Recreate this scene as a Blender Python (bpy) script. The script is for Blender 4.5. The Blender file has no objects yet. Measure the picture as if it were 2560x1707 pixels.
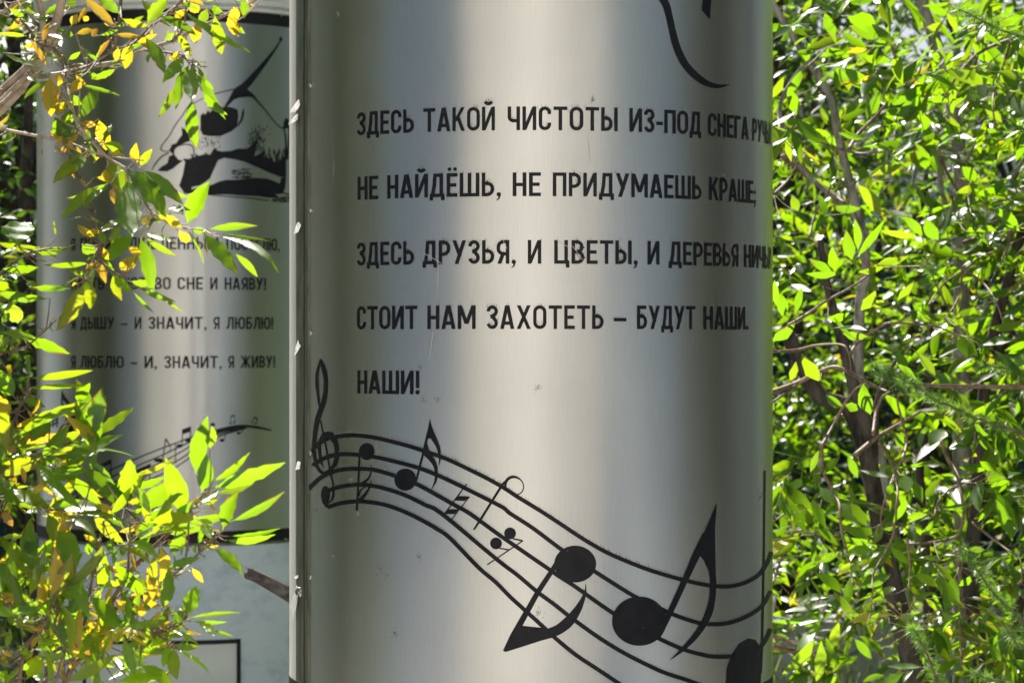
import bpy, bmesh, math, random
import numpy as np
from mathutils import Vector, Matrix

# ------------------------------------------------------------------ camera, light, exposure
S = bpy.context.scene
COL = S.collection
PI = math.pi
EYE = 1.7
F = 6578.0                      # focal length in photo pixels (photo 2560 wide)
CX, CY = 1280.0, 853.5
cam = bpy.data.cameras.new('camera'); camo = bpy.data.objects.new('camera', cam); COL.objects.link(camo)
camo.location = (0, 0, EYE); camo.rotation_euler = (PI/2, 0, 0)
cam.sensor_width = 36; cam.lens = 36*F/2560
cam.clip_start = .05; cam.clip_end = 2000
cam.dof.use_dof = True; cam.dof.focus_distance = 5.7; cam.dof.aperture_fstop = 8
S.camera = camo
SUN_AZ, SUN_EL = math.radians(-20), math.radians(47)      # behind the columns, a little to the left
SUNV = Vector((math.sin(SUN_AZ)*math.cos(SUN_EL), math.cos(SUN_AZ)*math.cos(SUN_EL), math.sin(SUN_EL)))
W = bpy.data.worlds.new('World'); S.world = W; W.use_nodes = True
wn = W.node_tree.nodes; wl = W.node_tree.links
sky = wn.new('ShaderNodeTexSky'); sky.sky_type = 'NISHITA'; sky.sun_disc = False
sky.sun_elevation = SUN_EL; sky.sun_rotation = SUN_AZ
wl.new(sky.outputs[0], wn['Background'].inputs[0]); wn['Background'].inputs[1].default_value = 0.055
sl = bpy.data.lights.new('sun', 'SUN'); sl.energy = 5.0; sl.angle = math.radians(.5); sl.color = (1, .95, .86)
slo = bpy.data.objects.new('sun', sl); COL.objects.link(slo)
slo.rotation_euler = (-SUNV).to_track_quat('-Z', 'Y').to_euler(); slo.location = (-4, 14, 16)
S.view_settings.view_transform = 'Standard'; S.view_settings.look = 'None'
S.view_settings.exposure = 1.45; S.view_settings.gamma = 1; S.view_settings.use_curve_mapping = False
S.render.engine = 'CYCLES'
S.cycles.max_bounces = 8; S.cycles.transmission_bounces = 6; S.cycles.diffuse_bounces = 4; S.cycles.glossy_bounces = 4
S.cycles.sample_clamp_indirect = 6
S.cycles.use_denoising = True
try: S.cycles.denoiser = 'OPENIMAGEDENOISE'
except Exception: pass

rng = np.random.default_rng(7)
random.seed(7)

# ------------------------------------------------------------------ helpers
def at(px, py, Y):
    """a point of the place that lies Y metres ahead of the viewer"""
    return Vector(((px-CX)/F*Y, Y, EYE+(CY-py)/F*Y))
def empty(name, loc, label, cat, group=None):
    o = bpy.data.objects.new(name, None); COL.objects.link(o); o.location = loc
    o.empty_display_size = .1
    o['label'] = label; o['category'] = cat
    if group: o['group'] = group
    return o
def tag(o, label=None, cat=None, group=None, kind=None):
    if label: o['label'] = label
    if cat: o['category'] = cat
    if group: o['group'] = group
    if kind: o['kind'] = kind
    return o
def link(name, me, mat, parent=None):
    o = bpy.data.objects.new(name, me); COL.objects.link(o)
    if mat is not None: me.materials.append(mat)
    if parent is not None:
        o.parent = parent
        w = Vector((0, 0, 0)); p = parent
        while p is not None: w += Vector(p.location); p = p.parent
        o.location = -w                       # meshes are written in world coordinates
    return o
class MB:
    def __init__(s): s.v = []; s.f = []
    def tube(s, pts, rad, n=6, smooth=3, cap=True):
        pts = [Vector(p) for p in pts]
        if not hasattr(rad, '__len__'): rad = [rad]*len(pts)
        if smooth > 1 and len(pts) > 2:
            q = []; r = []
            for i in range(len(pts)-1):
                p0 = pts[max(i-1, 0)]; p1 = pts[i]; p2 = pts[i+1]; p3 = pts[min(i+2, len(pts)-1)]
                for k in range(smooth):
                    t = k/smooth
                    q.append(.5*((2*p1)+(p2-p0)*t+(2*p0-5*p1+4*p2-p3)*t*t+(3*p1-p0-3*p2+p3)*t**3))
                    r.append(rad[i]*(1-t)+rad[i+1]*t)
            q.append(pts[-1]); r.append(rad[-1]); pts, rad = q, r
        base = len(s.v); up = None
        for i, p in enumerate(pts):
            d = (pts[min(i+1, len(pts)-1)]-pts[max(i-1, 0)])
            if d.length < 1e-9: d = Vector((0, 0, 1))
            d.normalize()
            if up is None: up = Vector((0, 0, 1)) if abs(d.z) < .9 else Vector((1, 0, 0))
            a = d.cross(up).normalized(); up = a.cross(d).normalized()
            for k in range(n):
                t = 2*PI*k/n
                s.v.append(p+(a*math.cos(t)+up*math.sin(t))*rad[i])
        for i in range(len(pts)-1):
            for k in range(n):
                k2 = (k+1) % n
                s.f.append((base+i*n+k, base+i*n+k2, base+(i+1)*n+k2, base+(i+1)*n+k))
        if cap:
            s.f.append(tuple(base+k for k in range(n))[::-1]); s.f.append(tuple(base+(len(pts)-1)*n+k for k in range(n)))
    def box(s, x0, x1, y0, y1, z0, z1):
        b = len(s.v)
        s.v += [Vector(p) for p in ((x0,y0,z0),(x1,y0,z0),(x1,y1,z0),(x0,y1,z0),(x0,y0,z1),(x1,y0,z1),(x1,y1,z1),(x0,y1,z1))]
        s.f += [tuple(b+i for i in q) for q in ((0,3,2,1),(4,5,6,7),(0,1,5,4),(1,2,6,5),(2,3,7,6),(3,0,4,7))]
    def poly(s, pts):
        b = len(s.v); s.v += [Vector(p) for p in pts]; s.f.append(tuple(range(b, b+len(pts))))
    def build(s, name, mat, parent=None, smooth=True):
        me = bpy.data.meshes.new(name); me.from_pydata([tuple(v) for v in s.v], [], s.f)
        if smooth: me.polygons.foreach_set('use_smooth', [True]*len(me.polygons))
        me.update()
        return link(name, me, mat, parent)

# ------------------------------------------------------------------ materials
def mat(name):
    m = bpy.data.materials.new(name); m.use_nodes = True
    return m, m.node_tree.nodes, m.node_tree.links, m.node_tree.nodes['Principled BSDF']
def ramp(n, stops):
    r = n.new('ShaderNodeValToRGB'); e = r.color_ramp.elements
    while len(e) < len(stops): e.new(.5)
    for k, (p, c) in enumerate(stops): e[k].position = p; e[k].color = (*c, 1)
    return r
def noise_mat(name, c0, c1, scale, rough=.8, bump=0, stretch=None, metallic=0, p0=.35, p1=.65, spec=.4):
    m, n, l, b = mat(name)
    tc = n.new('ShaderNodeTexCoord'); mp = n.new('ShaderNodeMapping')
    l.new(tc.outputs['Object'], mp.inputs[0])
    if stretch: mp.inputs['Scale'].default_value = stretch
    t = n.new('ShaderNodeTexNoise'); t.inputs['Scale'].default_value = scale; t.inputs['Detail'].default_value = 8; t.inputs['Roughness'].default_value = .62
    l.new(mp.outputs[0], t.inputs['Vector'])
    r = ramp(n, [(p0, c0), (p1, c1)]); l.new(t.outputs['Fac'], r.inputs[0]); l.new(r.outputs[0], b.inputs['Base Color'])
    b.inputs['Roughness'].default_value = rough; b.inputs['Metallic'].default_value = metallic
    b.inputs['Specular IOR Level'].default_value = spec
    if bump:
        bp = n.new('ShaderNodeBump'); bp.inputs['Strength'].default_value = bump; bp.inputs['Distance'].default_value = .01
        l.new(t.outputs['Fac'], bp.inputs['Height']); l.new(bp.outputs[0], b.inputs['Normal'])
    return m
def steel_mat(name, base, rough, aniso, rot):
    m, n, l, b = mat(name)
    uv = n.new('ShaderNodeUVMap'); uv.uv_map = 'UVMap'
    mp = n.new('ShaderNodeMapping'); mp.inputs['Scale'].default_value = (4, 420, 1); l.new(uv.outputs[0], mp.inputs[0])
    t = n.new('ShaderNodeTexNoise'); t.inputs['Scale'].default_value = 1; t.inputs['Detail'].default_value = 4; l.new(mp.outputs[0], t.inputs['Vector'])
    mp2 = n.new('ShaderNodeMapping'); mp2.inputs['Scale'].default_value = (260, 14, 1); l.new(uv.outputs[0], mp2.inputs[0])
    t2 = n.new('ShaderNodeTexNoise'); t2.inputs['Scale'].default_value = 1; t2.inputs['Detail'].default_value = 3; l.new(mp2.outputs[0], t2.inputs['Vector'])
    big = n.new('ShaderNodeTexNoise'); big.inputs['Scale'].default_value = 3.5; big.inputs['Detail'].default_value = 6; l.new(uv.outputs[0], big.inputs['Vector'])
    add = n.new('ShaderNodeMath'); add.operation = 'ADD'; l.new(t.outputs['Fac'], add.inputs[0]); l.new(t2.outputs['Fac'], add.inputs[1])
    mr = n.new('ShaderNodeMapRange'); mr.inputs['From Min'].default_value = .6; mr.inputs['From Max'].default_value = 1.4
    mr.inputs['To Min'].default_value = rough-.035; mr.inputs['To Max'].default_value = rough+.035; l.new(add.outputs[0], mr.inputs[0]); l.new(mr.outputs[0], b.inputs['Roughness'])
    r = ramp(n, [(.3, tuple(c*.93 for c in base)), (.7, base)]); l.new(big.outputs['Fac'], r.inputs[0])
    r2 = ramp(n, [(.3, (.93,)*3), (.7, (1,)*3)]); l.new(t2.outputs['Fac'], r2.inputs[0])
    mx = n.new('ShaderNodeMix'); mx.data_type = 'RGBA'; mx.blend_type = 'MULTIPLY'; mx.inputs[0].default_value = 1
    l.new(r.outputs[0], mx.inputs[6]); l.new(r2.outputs[0], mx.inputs[7]); l.new(mx.outputs[2], b.inputs['Base Color'])
    mp3 = n.new('ShaderNodeMapping'); mp3.inputs['Scale'].default_value = (2.2, 1.1, 1); l.new(uv.outputs[0], mp3.inputs[0])
    t3 = n.new('ShaderNodeTexNoise'); t3.inputs['Scale'].default_value = 1.4; t3.inputs['Detail'].default_value = 1.5; l.new(mp3.outputs[0], t3.inputs['Vector'])
    bw = n.new('ShaderNodeBump'); bw.inputs['Strength'].default_value = .22; bw.inputs['Distance'].default_value = .012; l.new(t3.outputs['Fac'], bw.inputs['Height'])
    bp = n.new('ShaderNodeBump'); bp.inputs['Strength'].default_value = .05; bp.inputs['Distance'].default_value = .0005
    l.new(bw.outputs[0], bp.inputs['Normal'])
    l.new(t2.outputs['Fac'], bp.inputs['Height']); l.new(bp.outputs[0], b.inputs['Normal'])
    b.inputs['Metallic'].default_value = 1; b.inputs['Anisotropic'].default_value = aniso; b.inputs['Anisotropic Rotation'].default_value = rot
    tg = n.new('ShaderNodeTangent'); tg.direction_type = 'RADIAL'; tg.axis = 'Z'; l.new(tg.outputs[0], b.inputs['Tangent'])
    return m
def leaf_mat(name, green, green2, yellow, tgreen, tyellow, trans=.5, rough=.36, spec=.5):
    m, n, l, b = mat(name)
    a = n.new('ShaderNodeAttribute'); a.attribute_name = 'tint'
    sp = n.new('ShaderNodeSeparateColor'); l.new(a.outputs['Color'], sp.inputs[0])
    uv = n.new('ShaderNodeUVMap'); uv.uv_map = 'UVMap'; su = n.new('ShaderNodeSeparateXYZ'); l.new(uv.outputs[0], su.inputs[0])
    def M(op, x, y=None, z=None):
        q = n.new('ShaderNodeMath'); q.operation = op
        for i, v in enumerate((x, y, z)):
            if v is None: continue
            if isinstance(v, (int, float)): q.inputs[i].default_value = v
            else: l.new(v, q.inputs[i])
        return q.outputs[0]
    av = M('ABSOLUTE', su.outputs['Y'])                                  # 0 at the midrib, 1 at the edge
    rib = M('LESS_THAN', av, .06)
    ph = M('SUBTRACT', M('MULTIPLY', su.outputs['X'], 13.0), M('MULTIPLY', av, 1.3))
    fr = M('FRACT', ph); vein = M('MULTIPLY', M('LESS_THAN', fr, .12), .55)
    pat = M('MAXIMUM', rib, vein)
    tx = n.new('ShaderNodeTexCoord'); no = n.new('ShaderNodeTexNoise'); no.inputs['Scale'].default_value = 55; no.inputs['Detail'].default_value = 4
    l.new(tx.outputs['Object'], no.inputs['Vector'])
    def mix(f, c0, c1, bt='MIX'):
        q = n.new('ShaderNodeMix'); q.data_type = 'RGBA'; q.blend_type = bt
        if isinstance(f, (int, float)): q.inputs[0].default_value = f
        else: l.new(f, q.inputs[0])
        for i, c in ((6, c0), (7, c1)):
            if isinstance(c, tuple): q.inputs[i].default_value = (*c, 1)
            else: l.new(c, q.inputs[i])
        return q.outputs[2]
    patchy = M('MULTIPLY', M('SUBTRACT', no.outputs['Fac'], .5), 1.1)
    yel = n.new('ShaderNodeClamp'); l.new(M('ADD', sp.outputs['Red'], M('MULTIPLY', patchy, M('MULTIPLY', sp.outputs['Red'], M('SUBTRACT', 1.0, sp.outputs['Red'])))), yel.inputs[0])
    ycol = mix(sp.outputs['Blue'], yellow, (.30, .12, .03)); tycol = mix(sp.outputs['Blue'], tyellow, (.30, .12, .02))
    base = mix(yel.outputs[0], mix(sp.outputs['Green'], green, green2), ycol)
    tcol = mix(yel.outputs[0], mix(sp.outputs['Green'], tgreen, tuple(c*.72 for c in tgreen)), tycol)
    base2 = mix(M('MULTIPLY', pat, .35), base, (.25, .30, .09)); tcol2 = mix(M('MULTIPLY', pat, .38), tcol, mix(.5, tcol, (.12, .16, .02)))
    # some blades dry out brown from the tip and rim
    wr = M('ADD', M('ADD', M('MULTIPLY', av, .5), M('MULTIPLY', su.outputs['X'], .55)), M('MULTIPLY', no.outputs['Fac'], .7))
    cl = n.new('ShaderNodeClamp'); l.new(M('MULTIPLY', M('SUBTRACT', wr, 1.12), 7.0), cl.inputs[0])
    brn = M('MULTIPLY', cl.outputs[0], M('GREATER_THAN', sp.outputs['Green'], .55))
    base2 = mix(brn, base2, (.16, .085, .035)); tcol2 = mix(brn, tcol2, (.22, .09, .02))
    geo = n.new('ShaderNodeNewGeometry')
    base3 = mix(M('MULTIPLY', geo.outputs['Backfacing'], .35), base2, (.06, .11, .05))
    l.new(base3, b.inputs['Base Color']); b.inputs['Roughness'].default_value = rough; b.inputs['Specular IOR Level'].default_value = spec
    bp = n.new('ShaderNodeBump'); bp.inputs['Strength'].default_value = .10; bp.inputs['Distance'].default_value = .001
    l.new(M('ADD', pat, no.outputs['Fac']), bp.inputs['Height']); l.new(bp.outputs[0], b.inputs['Normal'])
    tr = n.new('ShaderNodeBsdfTranslucent'); l.new(tcol2, tr.inputs[0])
    ms = n.new('ShaderNodeMixShader'); ms.inputs[0].default_value = trans
    l.new(b.outputs[0], ms.inputs[1]); l.new(tr.outputs[0], ms.inputs[2])
    l.new(ms.outputs[0], n['Material Output'].inputs[0])
    return m
def plain(name, c, rough=.6, metallic=0, spec=.4):
    m, n, l, b = mat(name); b.inputs['Base Color'].default_value = (*c, 1); b.inputs['Roughness'].default_value = rough
    b.inputs['Metallic'].default_value = metallic; b.inputs['Specular IOR Level'].default_value = spec
    return m

M_STEEL = steel_mat('brushed_steel', (.85, .828, .785), .50, 1.0, 0.25)
M_STRIP = noise_mat('olive_reflection_metal', (.06, .07, .045), (.17, .175, .13), 60, .5, .15, (1, 1, .15), metallic=.3)  # reflection of trees in the seam trim put into a dark olive colour
M_INK = noise_mat('black_vinyl', (.006, .006, .009), (.012, .012, .016), 30, .45, 0, spec=.17)
M_BAND = noise_mat('black_band', (.008, .008, .010), (.016, .015, .016), 14, .5, 0, spec=.2)
M_GAP = plain('dark_gap', (.012, .011, .012), .9)
M_BASE = noise_mat('pale_painted_base', (.35, .43, .50), (.51, .58, .63), 9, .6, .06, (1, 1, 1.6), p0=.3, p1=.52)
M_CAPW = noise_mat('pale_cap_paint', (.50, .52, .50), (.66, .67, .64), 7, .5, .03)
M_DOOR = noise_mat('door_panel_paint', (.50, .54, .52), (.60, .63, .60), 5, .55, .02)
M_FILM = noise_mat('peeling_white_film', (.45, .44, .41), (.82, .81, .78), 120, .45, .2)
M_RIVET = noise_mat('rivet_metal', (.25, .27, .25), (.5, .52, .48), 200, .35, 0, metallic=.9)
M_STAIN = noise_mat('rust_stain', (.27, .21, .15), (.42, .35, .27), 300, .9, 0)
M_SMUDGE = noise_mat('grey_smudge', (.17, .165, .155), (.33, .32, .30), 500, .9, 0)
M_SCRATCH = plain('pale_scratch', (.55, .52, .46), .5)
M_BARK = noise_mat('grey_willow_bark', (.07, .062, .055), (.34, .31, .28), 26, .9, .9, (1, 1, .45), p0=.32, p1=.6)
M_BARKD = noise_mat('dark_bark', (.014, .011, .009), (.085, .068, .056), 30, .92, 1.0, (1, 1, .35), p0=.35, p1=.62)
M_BARKL = noise_mat('sunlit_tan_bark', (.16, .11, .075), (.46, .36, .27), 34, .7, .6, (1, 1, .5), p0=.3, p1=.55)  # sun on the upper branches put into a lighter bark colour
M_TWIG = noise_mat('brown_twig', (.10, .062, .038), (.26, .18, .115), 45, .65, .3)
M_DEADW = noise_mat('weathered_dead_wood', (.022, .018, .017), (.12, .10, .09), 40, .9, .8, (.25, 1, 1))
LG = dict(green=(.013, .056, .013), green2=(.009, .038, .020), yellow=(.44, .31, .03), tgreen=(.29, .52, .003), tyellow=(.72, .50, .012))
M_LEAFN = leaf_mat('willow_leaf', **LG, trans=.60, rough=.33, spec=.6)
M_LEAFR = leaf_mat('broad_willow_leaf', green=(.016, .064, .010), green2=(.010, .040, .019), yellow=(.35, .30, .03), tgreen=(.24, .48, .003), tyellow=(.50, .42, .012), trans=.60, rough=.33, spec=.5)
M_LEAFB = leaf_mat('background_leaf', green=(.030, .085, .020), green2=(.018, .050, .026), yellow=(.2, .22, .03), tgreen=(.17, .38, .004), tyellow=(.4, .36, .02), trans=.45, rough=.4)
M_LEAFO = leaf_mat('olive_leaf', green=(.20, .26, .085), green2=(.15, .20, .08), yellow=(.25, .22, .07), tgreen=(.38, .48, .12), tyellow=(.3, .25, .03), trans=.4, rough=.45)
M_LEAFD = leaf_mat('dark_reflection_leaf', green=(.085, .11, .090), green2=(.06, .08, .07), yellow=(.10, .10, .06), tgreen=(.14, .18, .11), tyellow=(.09, .09, .05), trans=.3, rough=.5)  # dull leaf colour chosen for the dark band mirrored in the steel
M_NEEDLE = leaf_mat('larch_needle', green=(.085, .18, .03), green2=(.06, .15, .05), yellow=(.2, .25, .03), tgreen=(.24, .48, .02), tyellow=(.4, .4, .02), trans=.45, rough=.42, spec=1.0)
M_GRASS = leaf_mat('grass_blade', green=(.05, .12, .02), green2=(.04, .09, .02), yellow=(.3, .26, .08), tgreen=(.25, .45, .02), tyellow=(.5, .42, .1), trans=.4, rough=.5)
M_SOIL = noise_mat('leafy_soil', (.035, .03, .02), (.10, .085, .06), 3, .95, .5)
M_PAVE = noise_mat('concrete_paving', (.42, .41, .39), (.52, .51, .48), 1.2, .85, .1)
M_CONC = noise_mat('grey_concrete', (.26, .26, .27), (.40, .40, .41), 6, .85, .2)
M_TEAL = noise_mat('teal_fence_paint', (.006, .055, .085), (.012, .085, .115), 4, .5, .05)
M_WALLB = noise_mat('pale_blue_render', (.55, .60, .66), (.66, .70, .74), 1.2, .85, .05)
M_ROOF = noise_mat('pale_sheet_roof', (.10, .13, .17), (.15, .18, .22), 3, .6, .1)
M_WALLC = noise_mat('cream_render', (.72, .69, .63), (.80, .77, .71), .8, .85, .05)
M_WALLG = noise_mat('grey_render', (.36, .37, .38), (.45, .45, .45), .8, .85, .05)
M_GLASS = plain('window_glass', (.03, .035, .04), .08, 0, .6)
M_FRAME = plain('window_frame_white', (.75, .75, .73), .5)

# ------------------------------------------------------------------ the setting
def sheet(name, x0, x1, y0, y1, z, m, kind='structure'):
    b = MB(); b.poly([(x0, y0, z), (x1, y0, z), (x1, y1, z), (x0, y1, z)])
    o = b.build(name, m, None, False); tag(o, kind=kind); return o
sheet('ground', -600, 600, -600, 600, 0, M_SOIL)
M_LAWN = noise_mat('dull_lawn', (.045, .052, .032), (.085, .09, .06), 5, .95, .4)  # dull neutral grass tone, tuned for how the steel mirrors it
sheet('lawn', -30, 30, -26.5, 16, .004, M_LAWN)
sheet('pavement', -1.35, 1.9, -26, 8.6, .008, M_PAVE)
b = MB(); b.box(-1.35, 1.9, 8.6, 8.74, 0, .10); tag(b.build('kerb', M_CONC, None, False), kind='structure')

# ------------------------------------------------------------------ the columns: unrolled drawings wrapped on a cylinder
R = 0.60
class Column:
    def __init__(s, cx, cy): s.cx, s.cy = cx, cy
    def uv(s, px, py):
        """photo pixel -> (arc length, height) on the column's skin"""
        a = (px-CX)/F; c = (CY-py)/F
        A = a*a+1; B = -2*(a*s.cx+s.cy); C = s.cx**2+s.cy**2-R*R
        D = max(B*B-4*A*C, 0); t = (-B-math.sqrt(D))/(2*A)
        x, y = a*t-s.cx, t-s.cy
        return (R*math.atan2(x, -y), EYE+c*t)
    def pt(s, u, z, off=0):
        th = u/R; r = R+off
        return (s.cx+r*math.sin(th), s.cy-r*math.cos(th), z)
    def sheet(s, name, u0, u1, z0, z1, off, m, parent, step=.012, thick=0):
        n = max(2, int((u1-u0)/step)); b = MB(); uvs = []
        for zz in (z0, z1):
            for i in range(n+1): b.v.append(Vector(s.pt(u0+(u1-u0)*i/n, zz, off)))
        b.f = [(i, i+1, n+2+i, n+1+i) for i in range(n)]
        nb = len(b.f)
        if thick:                                               # turned edges, so the sheet has thickness
            k = 2*(n+1)
            for o_ in (off, off-thick):                         # own vertices, so the skin's smooth normals stay level
                for zz in (z0, z1):
                    for i in range(n+1): b.v.append(Vector(s.pt(u0+(u1-u0)*i/n, zz, o_)))
            e = 2*k
            b.f += [(e, k, k+n+1, e+n+1), (k+n, e+n, e+2*n+1, k+2*n+1)]
            b.f += [(e+i, e+i+1, k+i+1, k+i) for i in range(n)] + [(k+n+1+i, k+n+2+i, e+n+2+i, e+n+1+i) for i in range(n)]
        o = b.build(name, m, parent, False); me = o.data
        for i, p in enumerate(me.polygons): p.use_smooth = i < nb
        ul = me.uv_layers.new(name='UVMap')
        for p in me.polygons:
            for li in p.loop_indices:
                vi = me.loops[li].vertex_index % (2*(n+1))
                ul.data[li].uv = (u0+(u1-u0)*(vi % (n+1))/n, z0 if vi < n+1 else z1)
        return o
    def ring(s, name, prof, m, parent, n=128):
        """lathe a (radius, z) profile about the column's axis"""
        b = MB(); k = len(prof)
        for i in range(n):
            t = 2*PI*i/n
            for r, z in prof: b.v.append(Vector((s.cx+r*math.sin(t), s.cy-r*math.cos(t), z)))
        for i in range(n):
            j = (i+1) % n
            for q in range(k-1): b.f.append((i*k+q, j*k+q, j*k+q+1, i*k+q+1))
        o = b.build(name, m, parent, True)
        mod = o.modifiers.new('edge', 'EDGE_SPLIT'); mod.split_angle = math.radians(30)
        return o
    def decal(s, name, polys, m, parent, off=.0048, step=.012):
        """polygons in (arc length, height) wrapped on the skin"""
        bm = bmesh.new()
        lay = bm.faces.layers.int.new('k')
        for i, p in enumerate(polys):
            vs = [bm.verts.new((q[0], q[1], 0)) for q in p]
            try: f = bm.faces.new(vs)
            except ValueError: continue
            f[lay] = i % 6
        bmesh.ops.triangulate(bm, faces=bm.faces[:], ngon_method='EAR_CLIP')
        us = [v.co.x for v in bm.verts]
        if us:
            k0, k1 = math.floor(min(us)/step), math.ceil(max(us)/step)
            if k1-k0 > 1:
                for k in range(k0+1, k1):
                    bmesh.ops.bisect_plane(bm, geom=bm.verts[:]+bm.edges[:]+bm.faces[:], plane_co=(k*step, 0, 0), plane_no=(1, 0, 0), dist=1e-7)
        offs = {}
        for f in bm.faces:
            for v in f.verts: offs[v] = off+f[lay]*.00008
        for v in bm.verts: v.co = s.pt(v.co.x, v.co.y, offs.get(v, off))
        bmesh.ops.recalc_face_normals(bm, faces=bm.faces[:])
        for f in bm.faces:
            c = f.calc_center_median()
            if f.normal.dot(Vector((c.x-s.cx, c.y-s.cy, 0))) < 0: f.normal_flip()
        me = bpy.data.meshes.new(name); bm.to_mesh(me); bm.free()
        return link(name, me, m, parent)

def smoothline(pts, n=5):
    P = [np.array(p, float) for p in pts]; out = []
    if len(P) < 3: return P
    for i in range(len(P)-1):
        p0, p1, p2, p3 = P[max(i-1, 0)], P[i], P[i+1], P[min(i+2, len(P)-1)]
        for k in range(n):
            t = k/n
            out.append(.5*(2*p1+(p2-p0)*t+(2*p0-5*p1+4*p2-p3)*t*t+(3*p1-p0-3*p2+p3)*t**3))
    out.append(P[-1]); return out
def ribbon(pts, w=None):
    """quads along a polyline; points are (x, y) with width w, or (x, y, width)"""
    P = [np.array(p[:2], float) for p in pts]; Wd = [(p[2] if w is None else w) for p in pts]
    L = []; Rr = []
    for i, p in enumerate(P):
        d0 = P[i]-P[i-1] if i else P[1]-P[0]; d1 = P[i+1]-P[i] if i < len(P)-1 else d0
        d0 = d0/(np.linalg.norm(d0)+1e-12); d1 = d1/(np.linalg.norm(d1)+1e-12)
        n0 = np.array([-d0[1], d0[0]]); n1 = np.array([-d1[1], d1[0]]); m = n0+n1
        q = np.linalg.norm(m); m = n0 if q < .2 else m/q
        h = Wd[i]/2/max(.5, float(m @ n0))
        L.append(p+m*h); Rr.append(p-m*h)
    return [[tuple(L[i]), tuple(Rr[i]), tuple(Rr[i+1]), tuple(L[i+1])] for i in range(len(P)-1)]
def ell(cx, cy, rx, ry, n=40, rot=0):
    return [(cx+rx*math.cos(t)*math.cos(rot)-ry*math.sin(t)*math.sin(rot), cy+rx*math.cos(t)*math.sin(rot)+ry*math.sin(t)*math.cos(rot)) for t in [2*PI*i/n for i in range(n)]]
def stroke(pts, w=None, n=5):
    if len(pts[0]) == 3 and w is None: return ribbon([tuple(p) for p in smoothline(pts, n)])
    return ribbon([tuple(p[:2]) for p in smoothline([p[:2] for p in pts], n)], w)

# ---- the stencil alphabet: strokes on a cap height of 1
T = .145
def arc(cx, cy, rx, ry, a0, a1, n=14):
    return [(cx+rx*math.cos(math.radians(a0+(a1-a0)*i/n)), cy+ry*math.sin(math.radians(a0+(a1-a0)*i/n))) for i in range(n+1)]
WID = {'Н':.52,'А':.60,'Ш':.80,'И':.56,'С':.50,'Т':.56,'О':.56,'Ы':.70,'Ч':.50,'Д':.62,'Е':.45,'З':.48,'Ь':.50,'К':.56,'Й':.56,'П':.55,'Г':.44,'Р':.50,
       'У':.58,'М':.74,'Ё':.45,'Ц':.60,'В':.52,'Я':.52,'Х':.60,'Б':.50,'Л':.58,'Ю':.80,'Ж':.86,',':.17,';':.17,'.':.15,'!':.18,'-':.30,'–':.48}
def diag(x0, y0, x1, y1, w=T):
    h = w*.55; return [[(x0-h, y0), (x0+h, y0), (x1+h, y1), (x1-h, y1)]]
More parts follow.
